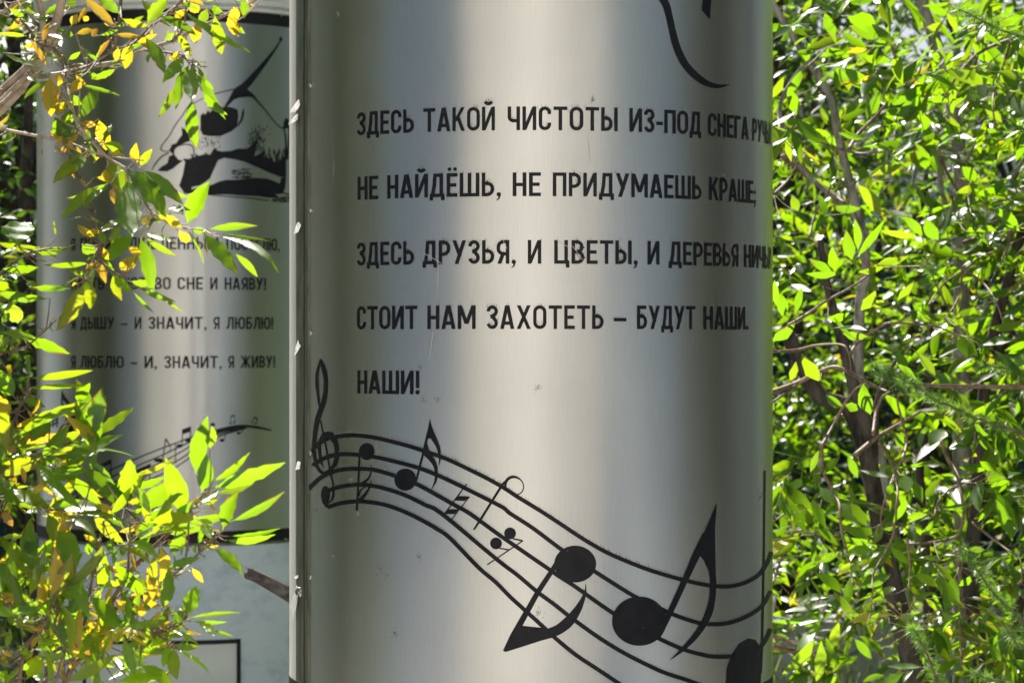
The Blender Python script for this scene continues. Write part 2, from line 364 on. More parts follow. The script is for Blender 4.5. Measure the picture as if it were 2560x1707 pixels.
def glyph(c):
    w = WID[c]; t = T/2; l, r, p = t, w-t, 1-t; o = []
    def S_(pts): o.extend(ribbon(pts, T))
    V = lambda x, y0=0, y1=1: S_([(x, y0), (x, y1)])
    H = lambda y, x0=0, x1=None: S_([(x0, y), (w if x1 is None else x1, y)])
    def bowl(x0, x1, y0, y1):                     # right-hand bowl from (x0,y1) round to (x0,y0)
        rr = min((y1-y0)/2, (x1-x0)*.8)
        S_([(x0, y1), (x1-rr, y1)]+arc(x1-rr, y1-rr, rr, rr, 90, 0, 8)+arc(x1-rr, y0+rr, rr, rr, 0, -90, 8)+[(x0, y0)])
    if c == 'Н': V(l); V(r); H(.49, l, r)
    elif c == 'П': V(l); V(r); H(p)
    elif c == 'Г': V(l); H(p)
    elif c == 'Т': V(w/2, 0, 1-T); H(p)
    elif c in 'ЕЁ':
        V(l); H(p, T); H(t, T); H(.5, T, w*.9)
        if c == 'Ё': o.append(ell(w*.27, 1.17, .075, .075, 16)); o.append(ell(w*.78, 1.17, .075, .075, 16))
    elif c in 'ИЙ':
        V(l); V(r); o.extend(diag(l+.02, .03, r-.02, .97, T*.95))
        if c == 'Й': S_(arc(w/2, 1.27, .15, .14, 200, 340, 10))
    elif c == 'Ш': V(l); V(w/2, T); V(r); H(t)
    elif c == 'Ц': V(l); V(r-.05); H(t, 0, w); V(r+.01, -.16, .1)
    elif c == 'А': o.extend(diag(t*1.1, 0, w/2-.015, 1)); o.extend(diag(w-t*1.1, 0, w/2+.015, 1)); H(.25, .15, w-.15)
    elif c == 'Х': o.extend(diag(t*1.1, 0, w-t*1.2, 1)); o.extend(diag(w-t*1.1, 0, t*1.2, 1))
    elif c == 'У': o.extend(diag(t*1.1, 1, w*.55, .33)); o.extend(diag(w-t*1.1, 1, w*.30, 0))
    elif c == 'К': V(l); o.extend(diag(l+.06, .42, w-t*1.2, 1)); o.extend(diag(w*.45, .58, w-t*1.1, 0))
    elif c == 'М': V(l); V(r); o.extend(diag(l+.02, 1, w/2, .22)); o.extend(diag(r-.02, 1, w/2, .22))
    elif c == 'Л': V(r); H(p, .16); S_([(.22, 1-T), (.21, .5), (.15, .16), (0, .05)])
    elif c == 'Д': V(r-.06); H(p, .15, r); S_([(.21, 1-T), (.19, .5), (.12, .1)]); H(t, 0, w); V(t*.9, -.14, .05); V(w-t*.9, -.14, .05)
    elif c == 'О': S_(arc(w/2, 1-(w/2), w/2-t, w/2-t, 0, 180)+arc(w/2, w/2, w/2-t, w/2-t, 180, 360)+[(r, 1-w/2)])
    elif c == 'С': S_([(r, .68)]+arc(w/2, 1-w/2, w/2-t, w/2-t, 0, 180)+arc(w/2, w/2, w/2-t, w/2-t, 180, 360)+[(r, .32)])
    elif c == 'З':
        q = .25; S_([(l, .74)]+arc(w/2, 1-q, w/2-t, q-t, 170, -60, 16)+[(w*.35, .52)]); S_([(w*.35, .52), (w*.62, .5)]+arc(w/2, .26, w/2-t, .26-t, 60, -170, 16))
    elif c == 'Ь': V(l); bowl(T, r, t, .55)
    elif c == 'Ы': V(l); bowl(T, r-.22, t, .55); V(r)
    elif c == 'Б': V(l); H(p, T, w*.92); bowl(T, r, t, .56)
    elif c == 'Р': V(l); bowl(T, r, .42, p)
    elif c == 'В': V(l); bowl(T, r-.03, .5, p); bowl(T, r, t, .5)
    elif c == 'Я': V(r); o.extend([[(w-q[0], q[1]) for q in f] for f in ribbon([(T, p)]+[(w-T*1.5-.02, p)]+arc(w-t-.22, 1-t-.22, .22, .22, 60, 0, 6)+arc(w-t-.22, .42+.2, .22, .2, 0, -90, 6)+[(T, .42)], T)]); o.extend(diag(w*.22, 0, w*.5, .42))
    elif c == 'Ч': V(r); S_([(l, 1), (l, .58)]+arc(l+.17, .56, .17, .16, 180, 270, 8)+[(r, .40)])
    elif c == 'Ю': V(l); H(.5, l, .32); q = .27; S_(arc(w-q, 1-q, q-t, q-t, 0, 180)+arc(w-q, q, q-t, q-t, 180, 360)+[(r, 1-q)])
    elif c == 'Ж': V(w/2); o.extend(diag(w*.5, .45, w-t*1.2, 1)); o.extend(diag(w*.58, .55, w-t*1.1, 0)); o.extend(diag(w*.5, .45, t*1.2, 1)); o.extend(diag(w*.42, .55, t*1.1, 0))
    elif c in ',;':
        o.append(ell(w/2, .08, .09, .09, 16)); o.append([(w/2-.02, .06), (w/2+.09, .08), (w/2+.03, -.11), (w/2-.08, -.18), (w/2-.10, -.15), (w/2-.02, -.07)])
        if c == ';': o.append(ell(w/2, .5, .09, .09, 16))
    elif c == '.': o.append(ell(w/2, .085, .09, .09, 16))
    elif c == '!': V(w/2, .27, 1); o.append(ell(w/2, .085, .095, .095, 16))
    elif c == '-': H(.40)
    elif c == '–': H(.40)
    return w, o
def words(col, items, z, h):
    """items: (word, first pixel, last pixel) along one printed line"""
    out = []
    for wd, p0, p1, py in items:
        u0 = col.uv(p0, py)[0]; u1 = col.uv(p1, py)[0]
        gap = .095; tot = sum(WID[c] for c in wd)+gap*(len(wd)-1)
        k = (u1-u0)/tot; x = 0
        for c in wd:
            w, g = glyph(c)
            out += [[(u0+(x+a)*k, z+bb*h) for a, bb in f] for f in g]
            x += w+gap
    return out

# ---- near column
NC = Column(.0472, 6.60)
FC = Column(-1.350, 10.87)
def fringe(polys_px, col, prob=.5, n=0):
    return []
near = empty('advertising_column', (NC.cx, NC.cy, 0), 'large brushed steel advertising column in front, with five printed lines and big music notes', 'advertising column', 'steel advertising columns with printed verses')
far = empty('advertising_column', (FC.cx, FC.cy, 0), 'steel advertising column standing behind, half covered by leaves, with a drawn hand', 'advertising column', 'steel advertising columns with printed verses')

def column_body(col, root, z_lo, z_hi, u_edge):
    """base, bands, steel skins and cap shared by both columns"""
    col.ring('base', [(R-.03, 0.005), (R+.012, .005), (R+.012, .10), (R-.004, .12), (R-.004, z_lo-.012)], M_BASE, root)
    col.ring('band', [(R-.004, z_lo-.012), (R+.0045, z_lo-.010), (R+.0045, z_lo-.003), (R+.003, z_lo-.002), (R+.003, z_lo)], M_STRIP, root)
    col.ring('black_band', [(R+.0030, z_lo), (R+.0052, z_lo), (R+.0052, z_lo+.046), (R+.0030, z_lo+.046)], M_BAND, root)
    col.ring('black_band', [(R+.0030, z_hi-.046), (R+.0052, z_hi-.046), (R+.0052, z_hi), (R+.0030, z_hi)], M_BAND, root)
    col.ring('cap_moulding', [(R+.004, z_hi), (R+.022, z_hi+.002), (R+.026, z_hi+.014), (R+.014, z_hi+.020), (R+.030, z_hi+.026), (R+.034, z_hi+.045), (R+.018, z_hi+.052),
                              (R+.016, z_hi+.16), (R+.07, z_hi+.19), (R+.07, z_hi+.23)], M_CAPW, root)
    col.ring('cap_roof', [(R+.07, z_hi+.23), (R+.06, z_hi+.25), (R-.1, z_hi+.42), (.2, z_hi+.52), (.001, z_hi+.55)], M_CAPW, root)
    col.sheet('steel_panel', u_edge, PI*R*.62, z_lo, z_hi, .004, M_STEEL, root, thick=.003)
    col.sheet('steel_panel', PI*R*.62+.002, 2*PI*R+u_edge-.022, z_lo, z_hi, .001, M_STEEL, root)
n_edge = NC.uv(777, 850)[0]
zlo_n = EYE+(CY-1716)/F*6.02; zhi_n = zlo_n+2.21
zlo_f = EYE+(CY-1358)/F*10.27; zhi_f = EYE+(CY-24)/F*10.27
zlo_n = zlo_f+.0; zhi_n = zhi_f
zlo_n = EYE+(CY-1703)/F*6.32-.055; zhi_n = zlo_n+2.26
column_body(NC, near, zlo_n, zhi_n, n_edge)
column_body(FC, far, zlo_f, zhi_f, -1.32)
for nm, a, bb, off, m, th in (('edge_trim', 768.5, 777.2, .0070, M_STRIP, .004), ('seam_gap', 761.5, 768.5, .0022, M_GAP, 0), ('side_strip', 744, 761.5, .0040, M_STRIP, .003)):
    NC.sheet(nm, NC.uv(a, 850)[0], NC.uv(bb, 850)[0], zlo_n, zhi_n-.05, off, m, near, .004, th)

M_ALU = noise_mat('pale_aluminium_flashing', (.50, .48, .45), (.64, .61, .57), 40, .6, .1, (1, 1, .08))
NC.sheet('side_flashing', -R*math.radians(112), NC.uv(744, 850)[0], zlo_n, zhi_n-.05, .0032, M_ALU, near, .006)
# text
H_N = .0540
rows = [(326.5, [('ЗДЕСЬ', 896, 1037), ('ТАКОЙ', 1060.5, 1238), ('ЧИСТОТЫ', 1269.5, 1542.5), ('ИЗ-ПОД', 1572, 1749), ('СНЕГА', 1767, 1867), ('РУЧЬИ', 1877.5, 1922.5)]),
        (491, [('НЕ', 897.5, 948), ('НАЙДЁШЬ,', 971, 1253), ('НЕ', 1282, 1352), ('ПРИДУМАЕШЬ', 1381.5, 1750), ('КРАШЕ;', 1770, 1885)]),
        (659.5, [('ЗДЕСЬ', 896, 1037), ('ДРУЗЬЯ,', 1059, 1290), ('И', 1319.5, 1353), ('ЦВЕТЫ,', 1385, 1592), ('И', 1617, 1646), ('ДЕРЕВЬЯ', 1670, 1842), ('НИЧЬИ', 1856.7, 1923)]),
        (822.5, [('СТОИТ', 896, 1045.5), ('НАМ', 1070.5, 1190), ('ЗАХОТЕТЬ', 1217.5, 1507.5), ('–', 1533, 1564), ('БУДУТ', 1591, 1735), ('НАШИ.', 1756, 1866)]),
        (986.5, [('НАШИ!', 897, 1051)])]
NEAR_LINES = []
for base, its in rows:
    z = EYE+(CY-base)/F*6.002
    P = words(NC, [(w, a, b_, base) for w, a, b_ in its], z, H_N); NEAR_LINES.append(P)
    NC.decal('text_line', P, M_INK, near)
H_F = .0475
rowsf = [(623.5, [('Я', 180, 190), ('ПОЛЯ', 203, 280), ('ВЛЮБЛЕННЫМ', 302, 546), ('ПОСТЕЛЮ,', 565, 697)]),
         (723.5, [('ПУСТЬ', 180, 262), ('ПОЮТ', 278, 368), ('ВО', 387.5, 427), ('СНЕ', 444, 507), ('И', 525, 543), ('НАЯВУ!', 561, 663.5)]),
         (822.5, [('Я', 180, 191), ('ДЫШУ', 203, 287.5), ('–', 303, 319.5), ('И', 337.5, 354.5), ('ЗНАЧИТ,', 372, 516), ('Я', 533, 548), ('ЛЮБЛЮ!', 565, 681)]),
         (920, [('Я', 180, 191), ('ЛЮБЛЮ', 203, 310.5), ('–', 328, 344), ('И,', 362, 393), ('ЗНАЧИТ,', 411, 553.5), ('Я', 569.5, 584), ('ЖИВУ!', 600, 686)])]
for base, its in rowsf:
    z = EYE+(CY-base)/F*10.27
    FC.decal('text_line', words(FC, [(w, a, b_, base) for w, a, b_ in its], z, H_F), M_INK, far)

def px(col, polys, ox, oy, k):
    return [[col.uv(ox+k*x, oy+k*y) for x, y in f] for f in polys]
def c5(polys): return px(NC, polys, 700, 860, .2807)
def c6(polys): return px(NC, polys, 1240, 1140, .3616)
def to5(pts6): return [((1240+.3616*x-700)/.2807, (1140+.3616*y-860)/.2807) for x, y in pts6]
staff = [([(500,825),(600,812),(700,812),(850,830),(1000,865),(1150,905),(1290,950),(1500,1025),(1700,1120),(1850,1195),(2000,1280)],
          [(150,280),(300,372),(450,470),(600,570),(750,657),(900,725),(1050,783),(1200,830),(1300,856),(1400,880),(1500,895),(1600,898),(1700,876),(1780,835),(1825,795),(1870,720),(1890,660)]),
         ([(310,1085),(330,1060),(400,1018),(500,985),(600,978),(700,983),(850,1003),(1000,1035),(1240,1100),(1420,1170),(1600,1255),(1750,1330),(1890,1400),(2000,1460)],
          [(100,395),(250,492),(440,635),(560,720),(680,795),(800,872),(950,965),(1115,1043),(1190,1080),(1300,1122),(1420,1155),(1550,1157),(1650,1135),(1750,1090),(1830,1028),(1885,930)]),
         ([(265,1290),(380,1185),(500,1130),(600,1112),(720,1108),(850,1118),(1030,1170),(1215,1240),(1400,1340),(1550,1425),(1700,1510)],
          [(0,525),(150,630),(360,775),(430,825),(520,882),(610,945),(700,1010),(810,1085),(950,1170),(1115,1255),(1280,1330),(1420,1370),(1500,1383),(1620,1380),(1720,1355),(1830,1300),(1885,1190)]),
         ([(445,1300),(550,1268),(700,1250),(850,1262),(1000,1300),(1150,1355),(1300,1430),(1450,1510)],
          [(0,705),(150,820),(285,935),(400,1020),(500,1100),(560,1145),(700,1245),(850,1340),(1000,1420),(1150,1490),(1300,1540),(1450,1590),(1600,1610)]),
         ([(440,1450),(550,1415),(700,1398),(850,1410),(1000,1445),(1150,1505),(1270,1565),(1400,1640),(1520,1725)],
          [(-120,765),(0,868),(100,970),(210,1070),(330,1180),(410,1255),(550,1370),(700,1470),(850,1570),(900,1600)])]
STAFF5 = []
for a, b_ in staff:
    line = a+to5(b_); STAFF5.append(line)
    NC.decal('staff_line', c5(stroke(line, 37, 4)), M_INK, near)
clef = stroke([(374,128,3),(362,190,18),(345,260,24),(342,350,26),(352,450,20),(366,555,14)])+stroke([(376,128,4),(396,200,34),(418,290,36),(421,360,34),(416,440,36),(398,530,40),(374,590,42),(346,680,42),(328,780,36),(318,880,34),(312,935,30)])
clef += stroke([(285,965,26),(330,915,30),(375,870,44),(420,825,80),(465,818,70),(500,860,46),(517,920,38),(518,990,34),(502,1065,36),(460,1120,32),(405,1148,30),(358,1112,26),(326,1030,26),(318,940,30)])
clef += stroke([(362,890,28),(366,960,26),(378,1040,18),(402,1095,3)])+stroke([(375,680,10),(420,900,12),(460,1130,12),(484,1240,14),(488,1330,18),(472,1390,14),(440,1415,10)])
clef += [ell(417,1345,36,84)]+stroke([(417,1420,30),(440,1450,30)])
NC.decal('treble_clef', c5(clef), M_INK, near)
NC.decal('music_note', c5([ell(783,955,68,75)]+stroke([(719,990,14),(710,1200,14),(700,1380,16),(695,1480,18)])+stroke([(821,1075,4),(818,1150,10),(790,1205,18),(735,1245,30)])+stroke([(822,1208,4),(810,1270,14),(770,1335,24),(715,1395,36)])+stroke([(712,1350,16),(730,1300,12),(770,1270,10)])), M_INK, near)
NC.decal('music_note', c5([ell(1125,1205,97,98)]+ribbon([(1218,1225,16),(1290,940,20),(1325,790,22)])+
         [[(1342,665),(1356,730),(1380,790),(1350,838),(1330,838),(1316,850),(1314,880),(1330,925),(1350,972),(1278,965),(1300,870)], [(1380,790),(1405,845),(1432,920),(1440,1000),(1420,992),(1410,950),(1392,905),(1350,838)]]+
         stroke([(1290,970,30),(1350,1015,46),(1388,1080,34),(1398,1150,26),(1390,1220,20),(1355,1297,3)])+stroke([(1434,985,16),(1428,1040,12),(1421,1080,4)])), M_INK, near)
NC.decal('music_note', c5(ribbon([(1668,1243,12),(1475,1505,12)])+[[(1600,1350),(1695,1355),(1650,1395),(1560,1390)], [(1505,1468),(1600,1468),(1560,1512),(1470,1510)]]+ribbon([(1692,1358,9),(1525,1570,9)])), M_INK, near)
ring = [(2090+80*math.cos(t)*1.0+8*math.sin(t), 1260+80*math.sin(t), 10+16*max(0, math.cos(t+2.2))) for t in [2*PI*i/36 for i in range(37)]]
NC.decal('music_note', c5(ribbon(ring)+ribbon([(2015,1215,18),(1985,1245,22),(1785,1568,22),(1730,1650,16)])), M_INK, near)
def g(pts): return [((1.0884*x-700)/.2807, (1.0884*y-860)/.2807) for x, y in pts]
NC.decal('music_note', c5([g(ell(1140,1247,13.5,13.5)), g(ell(1172,1224,13.5,13.5))]+ribbon(g([(1201,1241),(1120,1296)]), 11)+ribbon(g([(1178,1236),(1201,1241)]), 14)+ribbon(g([(1148,1258),(1170,1262)]), 12)), M_INK, near)
NC.decal('music_note', c6([ell(545,743,144,127,56)]+ribbon([(420,735,36),(395,775,34),(290,935,36),(120,1240,44),(58,1345,20)])+
         [[(50,1340),(68,1350),(200,1303),(300,1275),(178,1168),(130,1220)], [(178,1168),(300,1275),(400,1248),(360,1188),(300,1196),(230,1187)]]+
         stroke([(360,1222,66),(430,1195,70),(500,1140,72),(560,1060,52),(600,980,28),(616,925,12),(617,880,3)])), M_INK, near)
NC.decal('music_note', c6([ell(985,1137,187,170,64)]+ribbon([(1105,1260,30),(1130,1215,36),(1190,1090,38),(1300,850,40),(1382,668,50),(1440,540,40)])+
         [[(1517,320),(1504,500),(1505,620),(1509,800),(1470,830),(1462,790),(1430,720),(1393,678),(1372,690),(1425,540)]]+
         stroke([(1489,800,38),(1492,880,40),(1486,980,40),(1466,1070,46),(1430,1150,44),(1370,1240,38),(1300,1315,28),(1240,1370,14),(1197,1404,2)])), M_INK, near)
NC.decal('music_note', c6([[(1578,1600),(1588,1460),(1620,1370),(1670,1292),(1730,1256),(1780,1266),(1812,1312),(1824,1400),(1816,1600)]]+ribbon([(1846,98,12),(1840,700,13),(1828,1300,14),(1818,1500,14)])), M_INK, near)
def c8(polys): return px(NC, polys, 1500, 0, .2679)
NC.decal('scroll_mark', c8(stroke([(480,-160,50),(560,-30,70),(610,60,66),(642,180,60),(668,300,62),(705,440,66),(775,590,66),(870,700,66),(980,780,56),(1090,808,36),(1196,792,3)])), M_INK, near)
NC.decal('scroll_mark', c8([[(955,-80),(1030,-80),(1012,188),(938,100)]]), M_INK, near)
# rust fringes above the print, stains, scratches
tick = []
def ticks(line5, n, hmin, hmax, off):
    L = smoothline(line5, 8)
    for _ in range(n):
        i = random.randrange(len(L)-1); t = random.random(); p = L[i]*(1-t)+L[i+1]*t
        h = random.uniform(hmin, hmax); y = p[1]-off+random.uniform(-2, 4)
        tick.append([(p[0]-2.2, y), (p[0]+2.2, y), (p[0]-.6, y-h), (p[0]-2.0, y-h)])
for k, ln in enumerate(STAFF5): ticks(ln[:22], [240, 130, 110, 100, 90][k], 10, 34 if k == 0 else 22, 17)
TK = c5(tick)
for P in NEAR_LINES:
    top = max(q[1] for f in P for q in f if True)
    for f in P:
        ys = [q[1] for q in f]; zt = max(ys)
        if random.random() < .5:
            q = max(f, key=lambda v: v[1])
            for _ in range(2):
                u = q[0]+random.uniform(-.005, .005); h = random.uniform(.004, .010)
                TK.append([(u-.0004, zt+.0004), (u+.0004, zt+.0004), (u, zt+h)])
NC.decal('rust_streaks', TK, M_STAIN, near, .0044)
sm = []
for (x, y, r_) in [(1051,918,4),(1060,1000,8),(1097,999,7),(945,1118,6),(968,1171,5),(880,1198,6),(1050,1390,7),(950,1425,7),(965,1440,5),(837,1388,5),(900,1285,5),(793,1277,4),(1345,968,8),(1345,1530,10),(990,1580,8),(1897,1240,8),(848,35,6),(1480,250,6),(1010,650,3),(820,1370,3)]:
    for _ in range(46):
        a = random.uniform(0, 2*PI); d = abs(random.gauss(0, .55))*r_*1.25; q = random.uniform(.4, 1.35)
        sm.append([NC.uv(x+d*math.cos(a)+q*math.cos(t)*random.uniform(.7, 1.3), y+1.2*d*math.sin(a)+q*math.sin(t)*1.3) for t in (0, 1.2, 2.5, 3.8, 5)])
NC.decal('smudges', sm, M_SMUDGE, near, .0044)
sc = []
for pts in ([(1468,345),(1472,375),(1475,408)], [(1098,675),(1097,735)], [(1085,830),(1078,890)], [(1258,597),(1262,610),(1268,622)], [(1390,600),(1420,618)], [(1430,615),(1455,650)], [(1060,632),(1105,658)], [(840,400),(838,440)]):
    sc += stroke([NC.uv(*p) for p in pts], .0011)
NC.decal('scratches', sc, M_SCRATCH, near, .0054)
# rivets, washer and torn film along the seam
for y in (215, 527, 832, 1131, 1441):
    u, z = NC.uv(781, y); b = MB()
    c = Vector(NC.pt(u, z, .004)); nrm = (c-Vector((NC.cx, NC.cy, z))).normalized()
    tdir = Vector((-nrm.y, nrm.x, 0))
    b.tube([c, c+nrm*.004, c+nrm*.006], [.0075, .0065, .003], 10, 1)
    b.build('rivet', M_RIVET, near)
def flap(pts, lift, slope=.4):
    """a torn, lifted piece of the white film"""
    b = MB(); n = len(pts); cu = sum(p[0] for p in pts)/n; cz = cy_ = sum(p[1] for p in pts)/n
    out = []
    for i, (x, y) in enumerate(pts):
        u, z = NC.uv(x+4, y); out.append(Vector(NC.pt(u, z, .006+(y-min(q[1] for q in pts))/F*6.4*slope+lift*.3*(i % 2)+random.uniform(0, .002))))
    u, z = NC.uv(cu+4, cz); c = Vector(NC.pt(u, z, .008+(cy_-min(q[1] for q in pts))/F*6.4*slope))
    for i in range(n): b.poly([out[i], out[(i+1) % n], c])
    o = b.build('torn_film', M_FILM, near, False)
    sol = o.modifiers.new('solid', 'SOLIDIFY'); sol.thickness = .0006
    return o
flap([(746,256),(752,249),(759,262),(760,274),(752,282),(743,284)], .006)
flap([(743,290),(750,285),(752,300),(746,308),(738,314),(735,312)], .004)
flap([(746,562),(752,555),(760,564),(759,582),(750,586)], .006)
flap([(749,850),(754,858),(760,864),(759,880),(754,890),(751,872)], .005)
flap([(748,1152),(757,1155),(760,1172),(752,1174)], .006)
flap([(742,1440),(751,1436),(752,1443),(746,1447)], .006)
flap([(745,1462),(751,1470),(752,1500),(752,1555),(745,1530),(739,1512)], .005, .16)
u, z = NC.uv(755, 1479); c = Vector(NC.pt(u, z, .006)); nr = (c-Vector((NC.cx, NC.cy, z))).normalized(); nr = (nr+Vector((.5, -.6, 0))).normalized()
b = MB(); b.tube([c, c+nr*.003], [.012, .011], 16, 1); b.tube([c+nr*.003, c+nr*.006], [.005, .004], 10, 1); b.build('washer', M_RIVET, near)
NC.decal('dent_mark', [[NC.uv(*p) for p in f] for f in ([(729,80),(736,105),(748,148),(752,178),(744,150),(734,118)], [(729,1215-420),(738,835),(746,880),(742,870),(734,838)], [(733,985),(741,1015),(743,1022),(736,1002)])], M_SMUDGE, near, .002)

# ---- far column drawing: hand with a baton, music strip
def h1(polys): return px(FC, polys, 360, 80, .2934)
def h3(polys): return px(FC, polys, 0, 900, .3571)
hand = [ell(1159,65,13,20)]+stroke([(1155,80,12),(1100,165,20),(1020,270,36),(940,370,52),(860,460,64),(790,510,60),(730,590,34),(690,640,20)])
hand += stroke([(575,535,7),(650,518,8),(730,498,8),(800,485,10)])+stroke([(850,490,26),(910,535,28),(960,590,16),(1030,670,10),(1100,760,9),(1150,810,9),(1195,825,14)])
hand += [[(800,490),(870,480),(940,560),(870,555),(800,565),(740,590),(700,640)]]
hand += stroke([(640,520,7),(500,570,7),(380,640,9),(330,710,9),(265,800,9),(215,890,9),(160,960,9),(145,1000,10),(180,1020,8),(230,1012,6)])
jag = lambda pts, a: [(x+random.uniform(-a, a), y+random.uniform(-a, a)) for x, y in pts]
hand += [[(480,720),(500,690),(520,705),(545,670),(560,690),(600,645),(625,660),(680,640),(720,640),(760,650),(795,665),(800,720),(795,770),(790,810),(740,850),(650,890),(560,890),(500,880),(480,840)]]
hand += [[(848,640),(850,700),(835,760),(800,805),(790,800),(820,740),(830,690)]]
hand += [[(320,810),(340,830),(370,825),(385,860),(395,930),(330,955),(290,970),(262,1000),(250,1050),(215,1010),(240,960),(275,950),(300,910),(325,880)]]
hand += stroke([(415,1075,8),(425,1030,10),(412,975,10),(360,960,10),(300,970,10),(262,1000,8),(255,1045,10),(285,1085,10)])
hand += [[(258,1045),(285,1085),(330,1100),(290,1130),(250,1165),(200,1190),(140,1188),(118,1180),(150,1150),(200,1120),(215,1060)]]
hand += stroke([(70,1180,6),(95,1130,10),(150,1065,12),(215,1030,12)])
hand += [[(330,1080),(380,1085),(440,1060),(500,1050),(560,1050),(600,985),(620,1010),(660,1020),(740,1015),(800,995),(870,1000),(920,960),(960,900),(950,1000),(935,1060),(985,1040),(1010,1010),(1020,1070),(1070,1080),(1110,1110),(1140,1110),(1180,1060),(1205,1090),
          (1205,1240),(1150,1235),(1060,1200),(950,1150),(860,1110),(760,1085),(680,1075),(630,1095),(600,1160),(560,1250),(480,1310),(410,1320),(400,1365),(340,1370),(300,1310),(330,1220),(350,1110)]]
hand += [[(560,1310),(640,1275),(700,1262),(780,1262),(870,1250),(950,1245),(1040,1250),(1100,1270),(1150,1295),(1165,1240),(1205,1240),(1195,1340),(1170,1380),(1110,1385),(1150,1410),(1060,1415),(960,1400),(820,1395),(700,1385),(560,1390),(460,1385),(390,1378),(340,1370),(430,1335),(520,1320)]]
hand += stroke([(340,1372,14),(500,1385,8),(700,1402,8),(900,1418,9),(1060,1440,8)])+stroke([(1175,1370,12),(1240,1390,10)])
hand += [[(1185,770),(1200,735),(1225,745),(1232,820),(1210,826),(1180,815)]]+stroke([(1190,825,10),(1200,900,12),(1205,1000,14),(1205,1090,20)])+stroke([(1232,820,8),(1225,950,10),(1215,1090,16)])
for _ in range(60):
    x = random.uniform(740, 900); y = random.uniform(1165, 1250); w_ = random.uniform(15, 60); hand.append([(x, y), (x+w_, y-2), (x+w_*.8, y+4), (x+5, y+5)])
for _ in range(90):
    x = random.gauss(950, 40); y = random.gauss(900, 50); hh = random.uniform(10, 40); hand.append([(x, y), (x+5, y+3), (x-2, y+hh), (x-6, y+hh-4)])
for _ in range(60):
    x = random.uniform(440, 640); y = random.gauss(930, 30); hh = random.uniform(4, 18); hand.append([(x, y), (x+8, y+2), (x+5, y+hh), (x-2, y+hh-2)])
for _ in range(50):
    x = random.uniform(980, 1200); y = random.gauss(1090, 30); hh = random.uniform(20, 60); hand.append([(x, y-hh), (x+8, y), (x-6, y)])
for _ in range(40):
    x = random.uniform(380, 620); y = random.uniform(1050, 1075); hh = random.uniform(8, 30); hand.append([(x, y-hh), (x+8, y), (x-6, y)])
for _ in range(40):
    x = random.uniform(1080, 1240); y = random.uniform(1400, 1450); w_ = random.uniform(10, 50); hand.append([(x, y), (x+w_, y+4), (x+w_, y+9), (x, y+5)])
FC.decal('hand_drawing', h1(hand), M_INK, far, .0047)
fs = [[(330,985),(460,985),(560,900),(690,820),(800,758),(930,700),(1060,645),(1230,580),(1380,525),(1520,486),(1640,462),(1720,458),(1800,466),(1895,490)],
      [(330,1015),(500,985),(640,900),(800,810),(960,740),(1100,680),(1250,610),(1390,545),(1520,498),(1640,472),(1720,464),(1890,490)],
      [(350,1040),(560,985),(720,900),(860,830),(1000,770),(1140,712),(1260,645),(1390,570),(1520,510),(1640,482),(1720,470)],
      [(360,1060),(620,985),(780,910),(920,850),(1060,790),(1180,735),(1280,680),(1390,600),(1520,524),(1640,490),(1720,474)],
      [(380,1080),(680,985),(840,925),(980,865),(1110,808),(1230,748),(1330,680),(1420,605),(1520,540),(1640,498),(1720,476)]]
for ln in fs: FC.decal('staff_line', h3(stroke(ln, 9, 4)), M_INK, far, .0047)
notes = stroke([(1500,505,22),(1600,475,26),(1700,462,22),(1800,470,12),(1895,491,3)])
notes += [ell(1257,600,20,14), ell(1315,560,20,14)]+ribbon([(1275,595),(1278,485)], 7)+ribbon([(1332,555),(1333,465)], 7)+[[(1275,485),(1335,462),(1335,500),(1275,520)]]
notes += [ell(1112,700,32,14)]+ribbon([(1140,698),(1160,550)], 7)+stroke([(1160,550,14),(1180,580,8),(1195,610,5),(1188,640,3)])
notes += ribbon([(1230,580),(1230,720)], 7)+ribbon([(1382,480),(1382,610)], 6)
notes += [ell(1437,438,16,12), ell(1488,452,16,14), ell(1552,560,17,11), ell(1668,510,14,9)]+ribbon([(1568,555),(1580,500)], 5)+ribbon([(1682,508),(1700,488)], 5)
notes += [ell(1612,442,8,6), ell(1637,436,8,6)]+ribbon([(1612,400),(1614,440)], 4)+ribbon([(1636,382),(1643,436)], 4)+[[(1612,392),(1638,380),(1638,390),(1612,402)]]
notes += [ell(1760,432,7,5), ell(1785,444,7,5)]+ribbon([(1765,430),(1777,396)], 4)+ribbon([(1790,442),(1800,412)], 4)+[[(1775,392),(1800,408),(1798,418),(1773,402)]]
notes += [[(680,742),(784,692),(784,722),(680,772)], [(940,775),(1060,720),(1050,755),(930,810)]]+ribbon([(780,700),(780,860)], 7)+ribbon([(1050,730),(1050,860)], 6)+[ell(965,915,18,20), ell(760,870,20,14)]
notes += ribbon([(616,320),(622,560)], 7)+ribbon([(645,300),(655,700)], 9)+ribbon([(545,395),(645,385)], 8)+ribbon([(545,500),(650,490)], 7)
FC.decal('music_note', h3(notes), M_INK, far, .0046)
clf = stroke([(440,215,4),(450,260,26),(480,300,22),(485,360,12)])+stroke([(445,215,4),(440,300,12),(470,380,20),(530,410,40),(575,470,28),(585,530,24),(560,590,22),(500,610,20),(440,570,24),(430,500,30),(470,460,36),(520,480,26)])
clf += ribbon([(470,400),(560,1060)], 9)+[ell(500,500,40,52), ell(430,1010,44,38)]+stroke([(380,980,8),(420,1020,14),(560,1040,10),(680,1000,8)])+stroke([(500,700,60),(560,720,30),(580,680,20)])
clf += ribbon([(375,400),(380,470)], 8)+ribbon([(405,370),(405,470)], 8)+ribbon([(365,430),(415,410)], 12)+ribbon([(365,455),(415,435)], 12)
FC.decal('treble_clef', h3(clf), M_INK, far, .0045)
